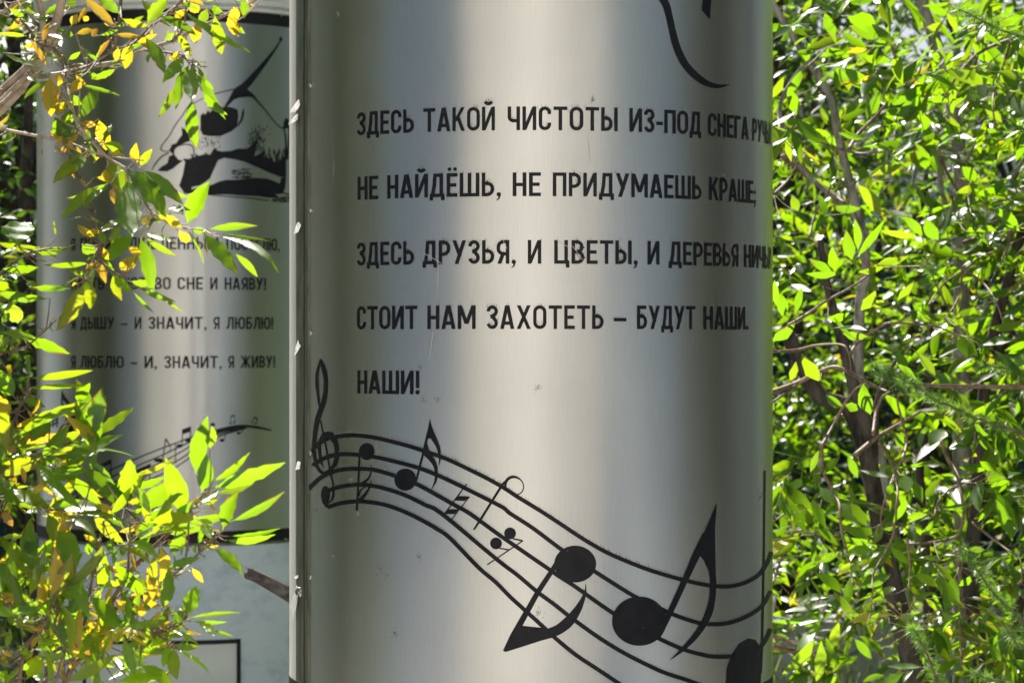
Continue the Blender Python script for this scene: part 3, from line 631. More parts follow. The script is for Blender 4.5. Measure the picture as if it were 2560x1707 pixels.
# framed panel on the base, rivets on the band
u0 = FC.uv(210, 1640)[0]; u1 = FC.uv(600, 1640)[0]; zt = EYE+(CY-1600)/F*10.27
pan = FC.sheet('base_panel', u0, u1, .08, zt, .004, M_DOOR, far, thick=.008)
fr = [[(u0, zt-.017), (u1, zt-.017), (u1, zt), (u0, zt)], [(u1-.017, .08), (u1, .08), (u1, zt-.017), (u1-.017, zt-.017)], [(u0, .08), (u0+.017, .08), (u0+.017, zt-.017), (u0, zt-.017)]]
fo = FC.decal('panel_frame', fr, M_BAND, None, .0075)
fo.parent = pan; fo.location = (0, 0, 0)
for x, y in ((710,1347),(700,40)):
    u, z = FC.uv(x, y); c = Vector(FC.pt(u, z, .008)); nr = (c-Vector((FC.cx, FC.cy, z))).normalized()
    b = MB(); b.tube([c, c+nr*.006], [.006, .004], 10, 1); b.build('rivet', M_RIVET, far)

# ------------------------------------------------------------------ foliage
def leaf_arrays():
    return dict(b=[], a=[], n=[], L=[], W=[], tint=[], bend=[], fold=[], tw=[])
def add_leaf(A, b, a, n, L, Wd, tint, bend=None, fold=None, tw=None):
    A['b'].append(tuple(b)); A['a'].append(tuple(a)); A['n'].append(tuple(n)); A['L'].append(L); A['W'].append(Wd); A['tint'].append(tint)
    A['bend'].append(random.gauss(.25, .35) if bend is None else bend)
    A['fold'].append(random.uniform(.05, .45) if fold is None else fold)
    A['tw'].append(random.gauss(0, .25) if tw is None else tw)
def leaf_mesh(name, A, m, parent, nt=9, nv=4, shape=1.0, pw=.92):
    """many separate blades in one mesh: a tapering outline folded on the midrib, bent and twisted"""
    N = len(A['L'])
    if N == 0: return None
    b = np.array(A['b']); a = np.array(A['a']); n = np.array(A['n']); L = np.array(A['L']); Wd = np.array(A['W'])
    bend = np.array(A['bend']); fold = np.array(A['fold']); tw = np.array(A['tw']); tint = np.array(A['tint'])
    a = a/np.linalg.norm(a, axis=1, keepdims=True)
    n = n-(n*a).sum(1, keepdims=True)*a; n = n/(np.linalg.norm(n, axis=1, keepdims=True)+1e-9)
    s = np.cross(n, a)
    t = np.linspace(0, 1, nt+1); v = np.linspace(-1, 1, nv+1)
    prof = np.where(t < .07, .05, np.sin(np.clip((t-.07)/.93, 0, 1)**(.86*shape)*PI)**pw); prof[-1] = .01; prof[0] = .05
    r = np.random.default_rng(N)
    ph = r.uniform(0, 6.28, N); wav = r.uniform(0, .16, N); asym = r.uniform(-.12, .12, N)
    tipc = r.uniform(-.2, .9, N)*(r.random(N) < .6)
    bt = np.where(np.abs(bend) < .02, .02, bend)
    ang = bt[:, None]*t[None]+tipc[:, None]*np.clip(t-.72, 0, 1)[None]*2.2
    dx = np.cos(ang); dz = -np.sin(ang)
    X = np.concatenate([np.zeros((N, 1)), np.cumsum((dx[:, 1:]+dx[:, :-1])/2, 1)], 1)/nt*L[:, None]
    Z = np.concatenate([np.zeros((N, 1)), np.cumsum((dz[:, 1:]+dz[:, :-1])/2, 1)], 1)/nt*L[:, None]
    side = asym[:, None]*L[:, None]*np.sin(t*PI)[None]*.6
    half = prof[None]*Wd[:, None]/2
    wob = 1+wav[:, None, None]*np.sin(9*t[None, :, None]*PI+ph[:, None, None]+v[None, None]*2)
    Y = half[:, :, None]*v[None, None]*wob
    tang = tw[:, None]*t[None]*1.2
    lift = np.abs(Y)*np.tan(fold)[:, None, None]+Wd[:, None, None]*.06*np.sin(7*t*PI)[None, :, None]*np.sin(ph)[:, None, None]*np.abs(v)[None, None]
    y2 = Y*np.cos(tang)[:, :, None]-lift*np.sin(tang)[:, :, None]; z2 = Y*np.sin(tang)[:, :, None]+lift*np.cos(tang)[:, :, None]
    # local bend frame
    px_ = X[:, :, None]+z2*np.sin(ang)[:, :, None]; pz_ = Z[:, :, None]+z2*np.cos(ang)[:, :, None]; py_ = y2+side[:, :, None]
    V = b[:, None, None]+px_[..., None]*a[:, None, None]+py_[..., None]*s[:, None, None]+pz_[..., None]*n[:, None, None]
    k = (nt+1)*(nv+1); V = V.reshape(-1, 3)
    q = []
    for i in range(nt):
        for j in range(nv): o = i*(nv+1)+j; q.append((o, o+nv+1, o+nv+2, o+1))
    q = np.array(q); Fc = (q[None]+(np.arange(N)*k)[:, None, None]).reshape(-1, 4)
    me = bpy.data.meshes.new(name)
    me.vertices.add(len(V)); me.vertices.foreach_set('co', V.astype(np.float32).ravel())
    me.loops.add(Fc.size); me.loops.foreach_set('vertex_index', Fc.astype(np.int32).ravel())
    me.polygons.add(len(Fc)); me.polygons.foreach_set('loop_start', np.arange(0, Fc.size, 4, dtype=np.int32))
    me.polygons.foreach_set('use_smooth', np.ones(len(Fc), bool))
    me.update(calc_edges=True)
    ca = me.attributes.new('tint', 'FLOAT_COLOR', 'POINT')
    c4 = np.concatenate([tint, np.ones((N, 1))], 1); ca.data.foreach_set('color', np.repeat(c4, k, 0).astype(np.float32).ravel())
    ul = me.uv_layers.new(name='UVMap')
    tt, vv = np.meshgrid(t, v, indexing='ij'); uv1 = np.stack([tt.ravel(), vv.ravel()], 1)
    ul.data.foreach_set('uv', np.tile(uv1[q.ravel()], (N, 1)).astype(np.float32).ravel())
    return link(name, me, m, parent)

NORM = {'d': Vector((.15, -.74, .655)), 'm': Vector((.15, -.93, .22)), 'b': Vector((.12, -.86, -.48)), 'w': (SUNV+Vector((0, -1, 0))).normalized()}
def tint_for(ty):
    if ty in 'yo': return (random.uniform(.8, 1), random.random(), random.uniform(.0, .25) if ty == 'y' else random.uniform(.4, .9))
    return (random.choice([0, 0, .05, .15, .3]) if ty == 'b' else random.choice([0, 0, 0, .1]), random.random(), 0)
def hand_leaf(A, bx, by, tx, ty_, w, kind, Y, conn=None):
    nk = {'y': 'b', 'o': 'm'}.get(kind, kind)
    jj = .4 if nk == 'w' else 1
    n = (NORM[nk]+Vector((random.gauss(0, .16), random.gauss(0, .1), random.gauss(0, .16)))*jj).normalized()
    if n.y > -.3: n.y = -.3
    p = at(bx, by, Y)
    ux, uz = (tx-bx)/F*Y, -(ty_-by)/F*Y
    d = -(ux*n.x+uz*n.z)/n.y
    L2 = math.hypot(ux, uz); d = max(-1.1*L2, min(1.1*L2, d))
    a = Vector((ux, d, uz)); L = a.length
    foreshort = max(.45, abs(n.y))
    add_leaf(A, p, a, n, L*1.09, w/F*Y/(foreshort**.6)*1.05, tint_for(kind), bend=random.gauss(.12, .22), fold=random.uniform(.03, .16) if kind == 'd' else random.uniform(.08, .38), tw=random.gauss(0, .2)*(.4 if kind == 'd' else 1))
    if conn is not None: conn.append((p, a.normalized()))

class Bush:
    """branches traced as polylines + leaves tied to the nearest branch with a stalk"""
    def __init__(s): s.br = []; s.samples = []
    def branch(s, pts, r0, r1, Y0, Y1):
        n = len(pts); P = [at(p[0], p[1], Y0+(Y1-Y0)*i/(n-1)) for i, p in enumerate(pts)]
        s.br.append((P, [r0+(r1-r0)*i/(n-1) for i in range(n)]))
        for i in range(n-1):
            for k in range(8): s.samples.append(P[i].lerp(P[i+1], k/8))
    def tie(s, mb, conns, maxd=.16):
        for p, a in conns:
            q = min(s.samples, key=lambda c: (c-p).length_squared)
            if (q-p).length < maxd:
                mid = q.lerp(p, .5)+Vector((0, 0, -.06*(q-p).length))
                mb.tube([q, mid, p], [.0014, .0012, .0009], 5, 3)

def spread(A, mb, p, d, length, nl, Ll, wr, ty=.1, dry=0.0, up=.55, r=.0016, droop=.25):
    """one leafy twig: stem plus alternate leaves, used to fill crowns"""
    d = Vector(d).normalized(); pts = []
    q = Vector(p); dd = d.copy(); seg = length/4
    for i in range(5):
        pts.append(q.copy()); q = q+dd*seg; dd = (dd+Vector((random.gauss(0, .12), random.gauss(0, .12), random.gauss(-droop*.35, .12)))).normalized()
    if mb is not None: mb.tube(pts, [r, r*.9, r*.75, r*.6, r*.4], 4, 1, False)
    side = d.cross(Vector((random.gauss(0, .3), random.gauss(0, .3), 1))).normalized()
    for i in range(nl):
        t = .12+.88*i/max(1, nl-1); k = min(3, int(t*4)); f = t*4-k; b = pts[k].lerp(pts[k+1], f)
        ax = (pts[k+1]-pts[k]).normalized()
        a = (ax*random.uniform(.5, 1.1)+side*((-1)**i)*random.uniform(.45, 1.0)+Vector((random.gauss(0, .25), random.gauss(0, .25), random.gauss(-droop, .3))))
        if i == nl-1: a = ax+Vector((0, 0, -.1))
        n = Vector((random.gauss(-.08, .5), random.gauss(-.22, .55), up+random.gauss(.1, .5)))
        if random.random() < .10:                                 # blades laid towards the light, as most willows hold some
            n = NORM['w']+Vector((random.gauss(0, .1), random.gauss(0, .1), random.gauss(0, .1))); a = a-n*a.dot(n)/n.length_squared
        if abs(n.normalized().dot(a.normalized())) > .93: n = Vector((1, 0, .3))
        L = Ll*random.uniform(.6, 1.2)*(1 if t < .85 else .75)
        y = random.random() < ty
        tint = (random.uniform(.5, 1), random.random(), random.uniform(0, .5) if dry else 0) if y else (random.choice([0, 0, 0, .1, .2]), random.random(), 0)
        add_leaf(A, b, a, n, L, L*wr*random.uniform(.8, 1.2), tint)

EXEC_VEG = True
# ------------------------------------------------------------------ left foreground: leaves traced one by one
def sc_(lst, ox, oy, k):
    return [(ox+k*a, oy+k*b_, ox+k*c, oy+k*d, k*w, ty) for a, b_, c, d, w, ty in lst]
K1 = .3571
UP = sc_([(840,105,700,-20,70,'m'),(815,195,590,-10,60,'o'),(850,130,1030,185,50,'b'),(985,-10,1200,190,55,'d'),(1030,180,1160,-10,90,'m'),(1110,110,1385,190,65,'d'),(1270,70,1725,350,62,'d'),(1500,100,1525,365,80,'b'),
 (1390,150,1370,300,75,'y'),(1450,60,1400,170,60,'m'),(1340,20,1380,90,60,'y'),(1620,60,1650,270,70,'y'),(1700,-10,1705,120,60,'m'),(1240,220,1320,370,50,'b'),(1010,250,1165,540,80,'d'),(1280,390,1175,555,70,'d'),
 (1330,440,1270,740,70,'d'),(1360,450,1380,750,95,'d'),(1245,585,1125,815,55,'m'),(1345,680,1370,1025,92,'m'),(1380,440,1590,780,60,'d'),(1415,640,1570,795,65,'b'),(1420,550,1490,625,30,'b'),(915,295,850,470,75,'y'),(940,300,1090,240,40,'y'),
 (930,350,1010,260,50,'b'),(350,530,325,790,105,'y'),(555,545,490,650,70,'y'),(435,540,405,600,40,'y'),(685,600,575,810,85,'d'),(820,480,640,570,45,'b'),(470,700,390,800,60,'y'),(380,810,470,950,90,'b'),(500,770,440,900,80,'b'),
 (510,660,570,770,60,'b'),(690,830,710,1040,85,'y'),(340,915,455,990,40,'y'),(550,930,470,1010,35,'y'),(560,860,660,880,45,'y'),(780,870,735,980,35,'w'),(720,1000,865,1040,70,'d'),(580,880,650,980,50,'d'),(725,1010,850,1090,45,'b'),
 (765,1070,860,1095,30,'y'),(625,1045,435,1295,100,'d'),(955,1160,965,1015,60,'y'),(970,1170,1065,1055,55,'b'),(760,1100,890,1370,112,'d'),(880,1170,1190,1450,122,'d'),(980,1180,1290,1410,92,'d'),(1040,1240,1280,1400,60,'b'),
 (900,1240,995,1690,130,'d'),(740,1180,720,1270,60,'y'),(760,1280,480,1390,50,'b'),(690,1300,510,1500,60,'d'),(770,1290,650,1470,50,'w'),(800,1300,805,1420,50,'o'),(660,1240,780,1280,25,'y'),(1310,1570,1475,1320,112,'b'),
 (1200,1440,1285,1490,60,'w'),(1080,1450,1160,1480,40,'y'),(400,600,390,680,50,'o'),(20,370,260,480,40,'d'),(360,420,470,430,35,'w'),(350,560,170,660,50,'d'),(250,90,330,150,60,'w'),(130,20,240,90,60,'m'),(500,40,300,100,60,'m'),
 (430,230,505,245,55,'b'),(520,60,490,-10,45,'d'),(530,240,650,200,40,'o'),(200,255,0,250,28,'b'),(200,180,40,210,30,'o'),(500,180,545,110,50,'y'),(580,120,615,140,40,'y'),(1000,265,830,240,32,'o'),(640,260,680,200,45,'o'),
 (780,265,700,380,25,'o'),(830,335,810,420,45,'y'),(1280,200+1400,1125,115+1400,60,'y'),(1250,1610,1310,1715,60,'y'),(1340,1600,1440,1620,50,'b'),(1450,1605,1770,1585,46,'b'),(1420,1625,1665,1890,100,'d'),(1640,1770,1780,1935,45,'b'),
 (1520,1630,1860,1680,25,'d'),(1560,1660,1940,1790,36,'w'),(1300,1590,1420,1830,20,'m'),(1010,1660,1210,1800,40,'b'),(1010,1630,1250,1710,35,'w'),(980,1650,1085,2010,95,'m'),(880,1510,740,1610,45,'w'),(840,1570,780,1690,60,'m'),
 (940,1630,810,1850,90,'d'),(900,1730,980,1780,60,'y'),(975,1780,835,1920,85,'y'),(535,1570,640,1650,45,'y'),(640,1640,690,1600,50,'y'),(700,1620,755,1700,35,'w'),(570,1710,660,1760,70,'b'),(720,1730,780,1820,65,'y'),(660,1820,740,1970,60,'o'),
 (700,1800,785,1890,30,'b'),(600,1920,370,2010,30,'w'),(590,1970,390,2280,110,'b'),(660,1850,620,2030,60,'d'),(650,1990,630,2150,90,'b'),(790,1920,850,2090,75,'b'),(800,1920,930,2040,60,'d'),(910,1970,1080,2000,55,'b'),(960,2000,1200,2100,40,'b'),
 (1070,2020,1260,2160,30,'b'),(930,2040,1060,2180,22,'m'),(480,1890,590,1920,45,'b'),(640,1840,330,1855,42,'b'),(300,300,350,150,40,'o'),(150,330,340,300,45,'y'),(60,60,150,130,40,'b'),(210,270,340,460,38,'o'),(480,420,560,370,35,'b'),(570,330,690,430,26,'m'),
 (400,360,480,440,30,'w'),(610,40,560,150,38,'o'),(700,250,820,215,24,'b'),(1150,300,1240,250,60,'b'),(1180,420,1260,380,40,'y'),(1300,60,1220,130,45,'y'),(1560,90,1480,40,60,'b'),(1600,130,1700,250,40,'b'),(1660,150,1640,60,50,'y'),
 (420,160,300,200,32,'w'),(330,240,460,290,28,'w'),(560,590,820,660,30,'m'),(520,520,610,610,36,'o'),(440,640,400,700,40,'o'),(900,190,1010,120,30,'b'),(480,1060,500,1010,38,'y'),(430,1080,460,1020,34,'o'),(1040,1500,1010,1580,34,'o')], 0, 0, K1)
LOW = sc_([(280,470,30,490,60,'b'),(530,310,170,375,52,'b'),(280,330,-10,330,62,'b'),(120,320,130,105,150,'d'),(500,620,220,640,45,'b'),(350,690,-10,630,58,'b'),(60,700,90,900,100,'b'),(-10,920,260,950,52,'d'),(150,960,450,1085,80,'b'),
 (200,1250,605,1225,52,'b'),(165,1315,590,1310,36,'b'),(540,1420,640,1290,70,'b'),(620,1410,270,1490,85,'b'),(560,1400,430,1570,62,'b'),(600,1430,120,1640,60,'b'),(200,1240,165,1080,25,'m'),(150,1370,310,1450,62,'d'),(100,1380,0,1200,110,'b'),(80,1490,10,1360,82,'y'),
 (250,1510,110,1590,36,'y'),(350,1520,250,1670,112,'d'),(90,1640,10,1500,70,'b'),(0,120,120,110,40,'w'),(130,330,30,390,50,'w'),(20,700,40,560,90,'b'),(100,500,130,560,40,'w'),(180,560,270,620,50,'d'),(60,950,0,1010,60,'d'),(10,860,60,790,50,'m')], 0, 500, K1)
LOW += sc_([(340,590,585,500,62,'b'),(390,580,640,540,40,'w'),(440,690,800,510,72,'d'),(520,660,905,560,32,'w'),(100,560,180,650,100,'m'),(550,600,360,640,32,'b'),(60,650,100,600,62,'o'),(250,760,410,650,62,'y'),(350,870,460,720,72,'b'),
 (240,680,640,980,60,'w'),(270,800,390,960,46,'y'),(560,740,880,980,130,'d'),(590,680,790,850,42,'m'),(640,780,650,650,46,'m'),(740,850,950,980,62,'d'),(880,960,930,700,112,'b'),(920,810,1215,710,36,'b'),(900,890,1140,830,52,'b'),(920,1100,1240,860,122,'b'),
 (1280,1080,1215,730,118,'b'),(1370,800,1470,440,108,'b'),(1470,620,1500,470,62,'b'),(1410,930,1440,690,102,'b'),(1490,850,1720,680,42,'b'),(1470,900,1965,765,100,'b'),(1500,930,1750,865,44,'m'),(1330,1040,1500,910,52,'w'),(1560,1190,1680,930,92,'b'),
 (1610,1130,1970,955,56,'b'),(1290,1130,1585,1080,62,'b'),(1410,1000,1530,970,42,'b'),(1570,1260,1895,1235,56,'b'),(1600,1230,1920,1190,32,'m'),(1490,1310,1712,1465,76,'d'),(1420,1130,1485,1245,62,'d'),(1190,1350,1300,1210,86,'b'),(1160,1490,1140,1310,76,'y'),
 (1180,1450,1385,1390,62,'b'),(1340,1450,1410,1550,46,'y'),(940,1230,1220,1030,76,'b'),(920,1250,1040,1190,50,'d'),(880,1290,690,1060,76,'b'),(880,1180,700,1010,50,'m'),(330,1060,450,1310,100,'d'),(410,1110,570,1430,110,'d'),(460,1080,710,1210,42,'w'),
 (430,1070,940,1110,32,'w'),(340,1030,530,990,70,'m'),(170,1070,275,1040,45,'w'),(120,1570,120,1290,112,'b'),(210,1490,380,1250,100,'b'),(480,1570,740,1360,62,'b'),(440,1560,520,1380,110,'b'),(-10,1250,160,1240,36,'m'),(180,1270,260,1330,60,'w'),(-10,1290,270,1420,36,'d'),
 (-20,1420,120,1550,90,'d'),(20,1060,90,1150,60,'o'),(0,1100,60,1050,50,'o'),(1180,1140,1170,1220,58,'y'),(1180,1250,1215,1300,40,'o'),(1180,1040,1250,1140,40,'o'),(1100,1420,1075,1540,36,'o'),(830,1200,960,1170,36,'y'),(700,990,760,1100,60,'y'),(640,870,720,960,44,'y'),
 (640,1260,600,1380,46,'b'),(800,1300,800,1420,40,'m'),(250,990,190,890,50,'w'),(120,610,240,590,34,'b'),(210,710,280,640,40,'w'),(380,640,460,720,40,'y'),(240,930,300,880,46,'y'),(80,780,120,880,40,'o'),(150,740,180,850,36,'o'),(0,880,130,870,30,'b'),(300,1340,420,1420,40,'b'),(1010,970,900,1000,60,'b')], 0, 900, K1)
K4 = .3231
LOW += sc_([(500,680,820,420,72,'b'),(480,690,550,420,130,'b'),(400,790,430,530,76,'d'),(440,760,160,790,46,'b'),(240,760,345,910,80,'b'),(800,1060,850,760,122,'b'),(900,1040,1040,890,110,'b'),(750,1060,700,910,90,'y'),(800,1200,840,1025,90,'y'),(490,1190,480,870,80,'m'),
 (520,1180,565,1000,62,'d'),(1430,900,1510,680,112,'m'),(1430,850,1360,940,72,'d'),(1450,910,1835,875,32,'m'),(1480,935,1735,945,30,'m'),(1530,945,1675,1025,40,'w'),(1640,1000,1785,1055,26,'m'),(1200,1040,1460,1040,46,'b'),(1320,1000,1540,1040,22,'w'),
 (1330,1120,1535,1145,56,'m'),(1305,1110,1280,1270,62,'d'),(1340,1130,1385,1335,82,'d'),(1360,1150,1635,1265,26,'w'),(1110,690,1195,855,66,'y'),(1150,650,1190,580,50,'y'),(500,1410,855,1210,92,'m'),(940,1190,1215,985,52,'d'),(800,1410,1100,1200,60,'w'),
 (1080,1270,1345,1415,92,'d'),(900,1400,1250,1345,70,'w'),(210,1380,280,1220,112,'d'),(330,1080,430,1400,36,'d'),(40,1150,65,1000,46,'m'),(160,1310,220,1260,60,'b'),(30,850,30,710,92,'w'),(130,980,240,905,60,'w'),(190,1240,240,1190,46,'w'),(890,590,960,540,66,'y'),
 (900,760,970,860,60,'y'),(1010,770,1060,720,56,'y'),(1090,900,1110,790,80,'y'),(1180,780,1220,690,60,'y'),(1140,990,1160,930,46,'y'),(1220,760,1330,740,26,'y'),(1240,820,1330,830,24,'y'),(1060,770,980,760,28,'y'),(1100,830,970,790,34,'y'),(1190,920,1240,870,40,'y'),
 (1230,930,1285,1000,26,'o'),(1060,1000,1080,930,36,'y'),(1010,880,1050,960,36,'o'),(840,620,920,660,40,'y'),(880,580,930,660,30,'w'),(760,500,700,430,36,'w'),(660,620,600,660,50,'w'),(820,480,870,590,30,'m'),(740,680,760,760,40,'b'),(750,650,810,660,30,'b'),
 (960,690,990,740,40,'b'),(940,740,1000,700,30,'m'),(620,720,590,810,40,'o'),(690,800,720,830,30,'y'),(640,850,720,820,30,'o'),(300,960,340,1010,56,'o'),(360,960,380,1030,56,'o'),(690,1150,670,1220,60,'o'),(760,1110,720,1190,60,'o'),(700,1230,720,1370,60,'y'),
 (1010,1180,1130,1200,90,'m'),(930,1300,1060,1200,50,'b'),(740,1300,760,1420,60,'m'),(620,1250,540,1290,44,'o'),(560,1060,660,1060,40,'m'),(610,920,500,1000,40,'b'),(600,910,760,870,36,'d'),(500,830,660,890,70,'d'),(560,700,480,720,50,'w'),(560,640,570,760,70,'d'),
 (60,1280,20,1200,44,'y'),(110,1330,60,1400,50,'w'),(0,1240,70,1290,40,'b'),(150,1120,250,1180,40,'w'),(260,1150,420,1150,36,'w'),(420,1250,560,1190,34,'w'),(340,1280,440,1220,40,'b'),(100,1210,20,1160,36,'y'),(200,960,330,1000,26,'o'),(60,1390,150,1300,38,'m'),
 (330,620,230,640,30,'w'),(0,600,80,560,90,'d'),(10,470,130,640,90,'d'),(50,900,120,960,60,'b'),(330,1400,260,1330,40,'w'),(0,1050,90,1020,30,'b'),(90,850,180,720,60,'m'),(60,840,110,960,56,'b'),(0,1400,40,1330,60,'d')], 0, 1250, K4)

class Shrub(Bush):
    pass
upper = Bush(); lower = Bush()
def B1(pts): return [(K1*x, K1*y) for x, y in pts]
def B3(pts): return [(K1*x, 900+K1*y) for x, y in pts]
def B4(pts): return [(K4*x, 1250+K4*y) for x, y in pts]
mm = .001
upper.branch(B1([(-900,1900),(-420,1250),(-160,930),(110,655),(230,490),(330,330),(400,140),(440,-60),(470,-400)]), 13*mm, 7*mm, 5.0, 4.7)
upper.branch(B1([(-160,930),(0,660),(150,510),(260,390),(300,240),(290,80),(250,-60)]), 9*mm, 5*mm, 4.95, 4.7)
upper.branch(B1([(-60,780),(60,660),(190,545),(300,535),(450,515),(620,470),(830,432),(1010,352),(1200,290),(1400,195),(1600,95),(1800,0),(1900,-60)]), 6*mm, 2.2*mm, 4.9, 4.55)
upper.branch(B1([(440,520),(470,620),(490,700),(525,830),(560,900),(660,1010),(760,1110),(900,1200),(1000,1380),(1080,1500),(1280,1590),(1450,1610)]), 4.2*mm, 1.4*mm, 4.75, 4.5)
upper.branch(B1([(-400,820),(0,902),(180,938),(450,992),(560,1030),(700,1085),(1005,1125)]), 3.6*mm, 1.2*mm, 4.8, 4.6)
upper.branch(B1([(450,960),(500,1120),(570,1270),(630,1370),(650,1480),(690,1640),(690,1720),(690,1800),(780,1890),(930,1990)]), 2.8*mm, 1.2*mm, 4.7, 4.5)
upper.branch(B1([(850,-60),(835,150),(815,250),(790,345),(640,455),(500,505)]), 3*mm, 2*mm, 4.6, 4.72)
upper.branch(B1([(1300,-20),(1220,55),(1100,150),(950,290),(820,345)]), 2.6*mm, 2.6*mm, 4.5, 4.62)
upper.branch(B1([(-20,-80),(60,60),(180,180),(280,310),(380,340),(440,420),(460,510)]), 3*mm, 2*mm, 4.6, 4.7)
upper.branch(B1([(-260,60),(0,90),(120,20),(300,-40)]), 4*mm, 3*mm, 4.85, 4.8)
upper.branch(B1([(1010,352),(1270,385),(1320,440),(1350,460)]), 2*mm, 1.2*mm, 4.62, 4.5)
upper.branch(B1([(1200,290),(1280,210),(1300,60),(1310,-60)]), 2.2*mm, 1.6*mm, 4.6, 4.55)
upper.branch(B1([(690,1720),(610,1930),(590,1970)]), 1.6*mm, 1*mm, 4.6, 4.5)
lower.branch(B4([(-500,2900),(200,2000),(600,1200),(760,950),(880,760),(1000,560),(1150,400),(1330,230),(1440,110),(1520,20),(1600,-80)]), 7*mm, 1.6*mm, 4.7, 4.35)
lower.branch(B4([(300,1950),(380,1250),(600,1080),(750,920),(960,800),(1120,730),(1300,610),(1400,525),(1600,360),(1680,250)]), 5*mm, 1.4*mm, 4.6, 4.4)
lower.branch(B4([(880,770),(980,600),(995,430),(1003,180),(960,40)]), 3*mm, 1.2*mm, 4.5, 4.4)
lower.branch(B4([(600,1200),(680,820),(700,680),(740,480),(790,230),(800,160)]), 3.6*mm, 1.2*mm, 4.55, 4.4)
lower.branch(B4([(100,1950),(170,1220),(260,1060),(350,930),(430,790),(480,690),(540,560)]), 5*mm, 1.2*mm, 4.5, 4.35)
lower.branch(B4([(-300,1500),(-60,900),(60,800),(140,720),(230,560),(300,440)]), 4*mm, 1.2*mm, 4.6, 4.5)
lower.branch(B4([(330,1850),(460,1300),(500,1200),(500,1120)]), 3*mm, 1.5*mm, 4.4, 4.35)
lower.branch(B4([(600,1250),(900,1040),(1060,1000),(1180,1030),(1290,1000),(1390,930),(1450,900)]), 3*mm, 1.2*mm, 4.5, 4.4)
lower.branch(B4([(1180,1030),(1250,1060),(1330,1130),(1380,1150)]), 1.6*mm, 1*mm, 4.45, 4.4)
lower.branch(B4([(1440,430),(1455,300),(1462,120),(1470,60)]), 2*mm, 1.2*mm, 4.42, 4.4)
lower.branch(B3([(-500,1500),(-100,900),(20,690),(60,600),(60,520),(110,400),(150,310),(200,240),(215,200)]), 4*mm, 1.2*mm, 4.6, 4.45)
lower.branch(B3([(-200,1300),(0,1010),(150,930),(330,1050),(450,1075),(600,1090)]), 3*mm, 1.2*mm, 4.6, 4.45)
lower.branch(B3([(-200,1100),(10,860),(200,730),(340,600),(380,560)]), 3.4*mm, 1.2*mm, 4.6, 4.45)
lower.branch([(-300,1500),(-120,1000),(-20,720),(60,640),(130,620)], 3.6*mm, 1.2*mm, 4.7, 4.5)
lower.branch([(-260,1300),(-60,930),(60,870),(140,800)], 3.2*mm, 1.2*mm, 4.7, 4.5)

def build_hand(bush, leaves, root, Yf, extra):
    """one child per branch; the leaves that grow on a branch are that branch's own foliage"""
    S3 = []; idx = []
    for k, (P, r) in enumerate(bush.br):
        for i in range(len(P)-1):
            for q in range(10): S3.append(P[i].lerp(P[i+1], q/10)); idx.append(k)
    S3n = np.array([tuple(p) for p in S3])
    groups = {k: leaf_arrays() for k in range(len(bush.br))}; con = {k: [] for k in groups}
    for bx, by, tx, ty_, w, kind in leaves:
        p = at(bx, by, Yf); d2 = (S3n[:, 0]-p.x)**2+(S3n[:, 2]-p.z)**2; j = int(d2.argmin()); k = idx[j]
        Y = S3n[j, 1]+random.uniform(-.10, .07)
        hand_leaf(groups[k], bx, by, tx, ty_, w, kind, Y, con[k])
    for _ in range(extra):                                      # small leaves and dry scraps close to the stems
        j = random.randrange(len(S3)); k = idx[j]; p = S3[j]+Vector((random.gauss(0, .012), random.gauss(0, .03), random.gauss(0, .012)))
        q = at(640, 0, p.y).x
        a = Vector((random.gauss(0, 1), random.gauss(0, .8), random.gauss(0, 1))); n = Vector((random.gauss(0, .6), random.gauss(-.3, .5), random.gauss(.2, .6)))
        ty = random.choice('yyoobbbmww'); L = random.uniform(.010, .040)
        if ty == 'w': n = NORM['w'].copy(); a = a-n*a.dot(n)
        add_leaf(groups[k], p, a, n, L, L*random.uniform(.14, .36), tint_for(ty), bend=random.gauss(.4, .6))
        con[k].append((p, a.normalized()))
    for k, (P, r) in enumerate(bush.br):
        mb = MB(); mb.tube(P, r, 8, 4)
        sub = Bush(); sub.samples = [S3[i] for i in range(len(S3)) if idx[i] == k]
        sub.tie(mb, con[k], .09)
        for _ in range(int(6+len(P)*1.2)):                       # buds and short spurs
            i = random.randrange(len(sub.samples)); p = sub.samples[i]
            e = p+Vector((random.gauss(0, 1), random.gauss(0, 1), random.gauss(.3, 1))).normalized()*random.uniform(.005, .02)
            mb.tube([p, e], [.0013, .0005], 4, 1)
        bo = mb.build('branch', M_BARKL if r[0] > .0034 and bush is upper else M_TWIG, root)
        leaf_mesh('leaves', groups[k], M_LEAFN, bo, 12, 4)

t_up = empty('willow_tree', (-1.75, 5.0, 0), 'willow tree with yellowing leaves hanging from the upper left over the rear column', 'tree')
mb = MB(); mb.tube([(-1.75, 5.0, 0), (-1.70, 5.0, .5), (-1.55, 5.0, .95), upper.br[0][0][0]], [.05, .045, .03, .014], 10, 4); mb.build('trunk', M_BARK, t_up)
build_hand(upper, UP, t_up, 4.6, 210)
t_lo = empty('willow_shrub', (-1.2, 4.6, 0), 'low willow shrub with bright green and yellow leaves at lower left', 'shrub')
for P, r in lower.br:
    mb = MB()
    if P[0].z < .7 or P[0].x < -1.05: mb.tube([(-1.2+random.uniform(-.05, .05), 4.6+random.uniform(-.05, .05), 0), (P[0]+Vector((-1.2, 4.6, 0)))/2+Vector((0, 0, .05)), P[0]], [r[0]*1.5, r[0]*1.2, r[0]], 6, 4); mb.build('stem', M_BARK, t_lo)
random.seed(301)
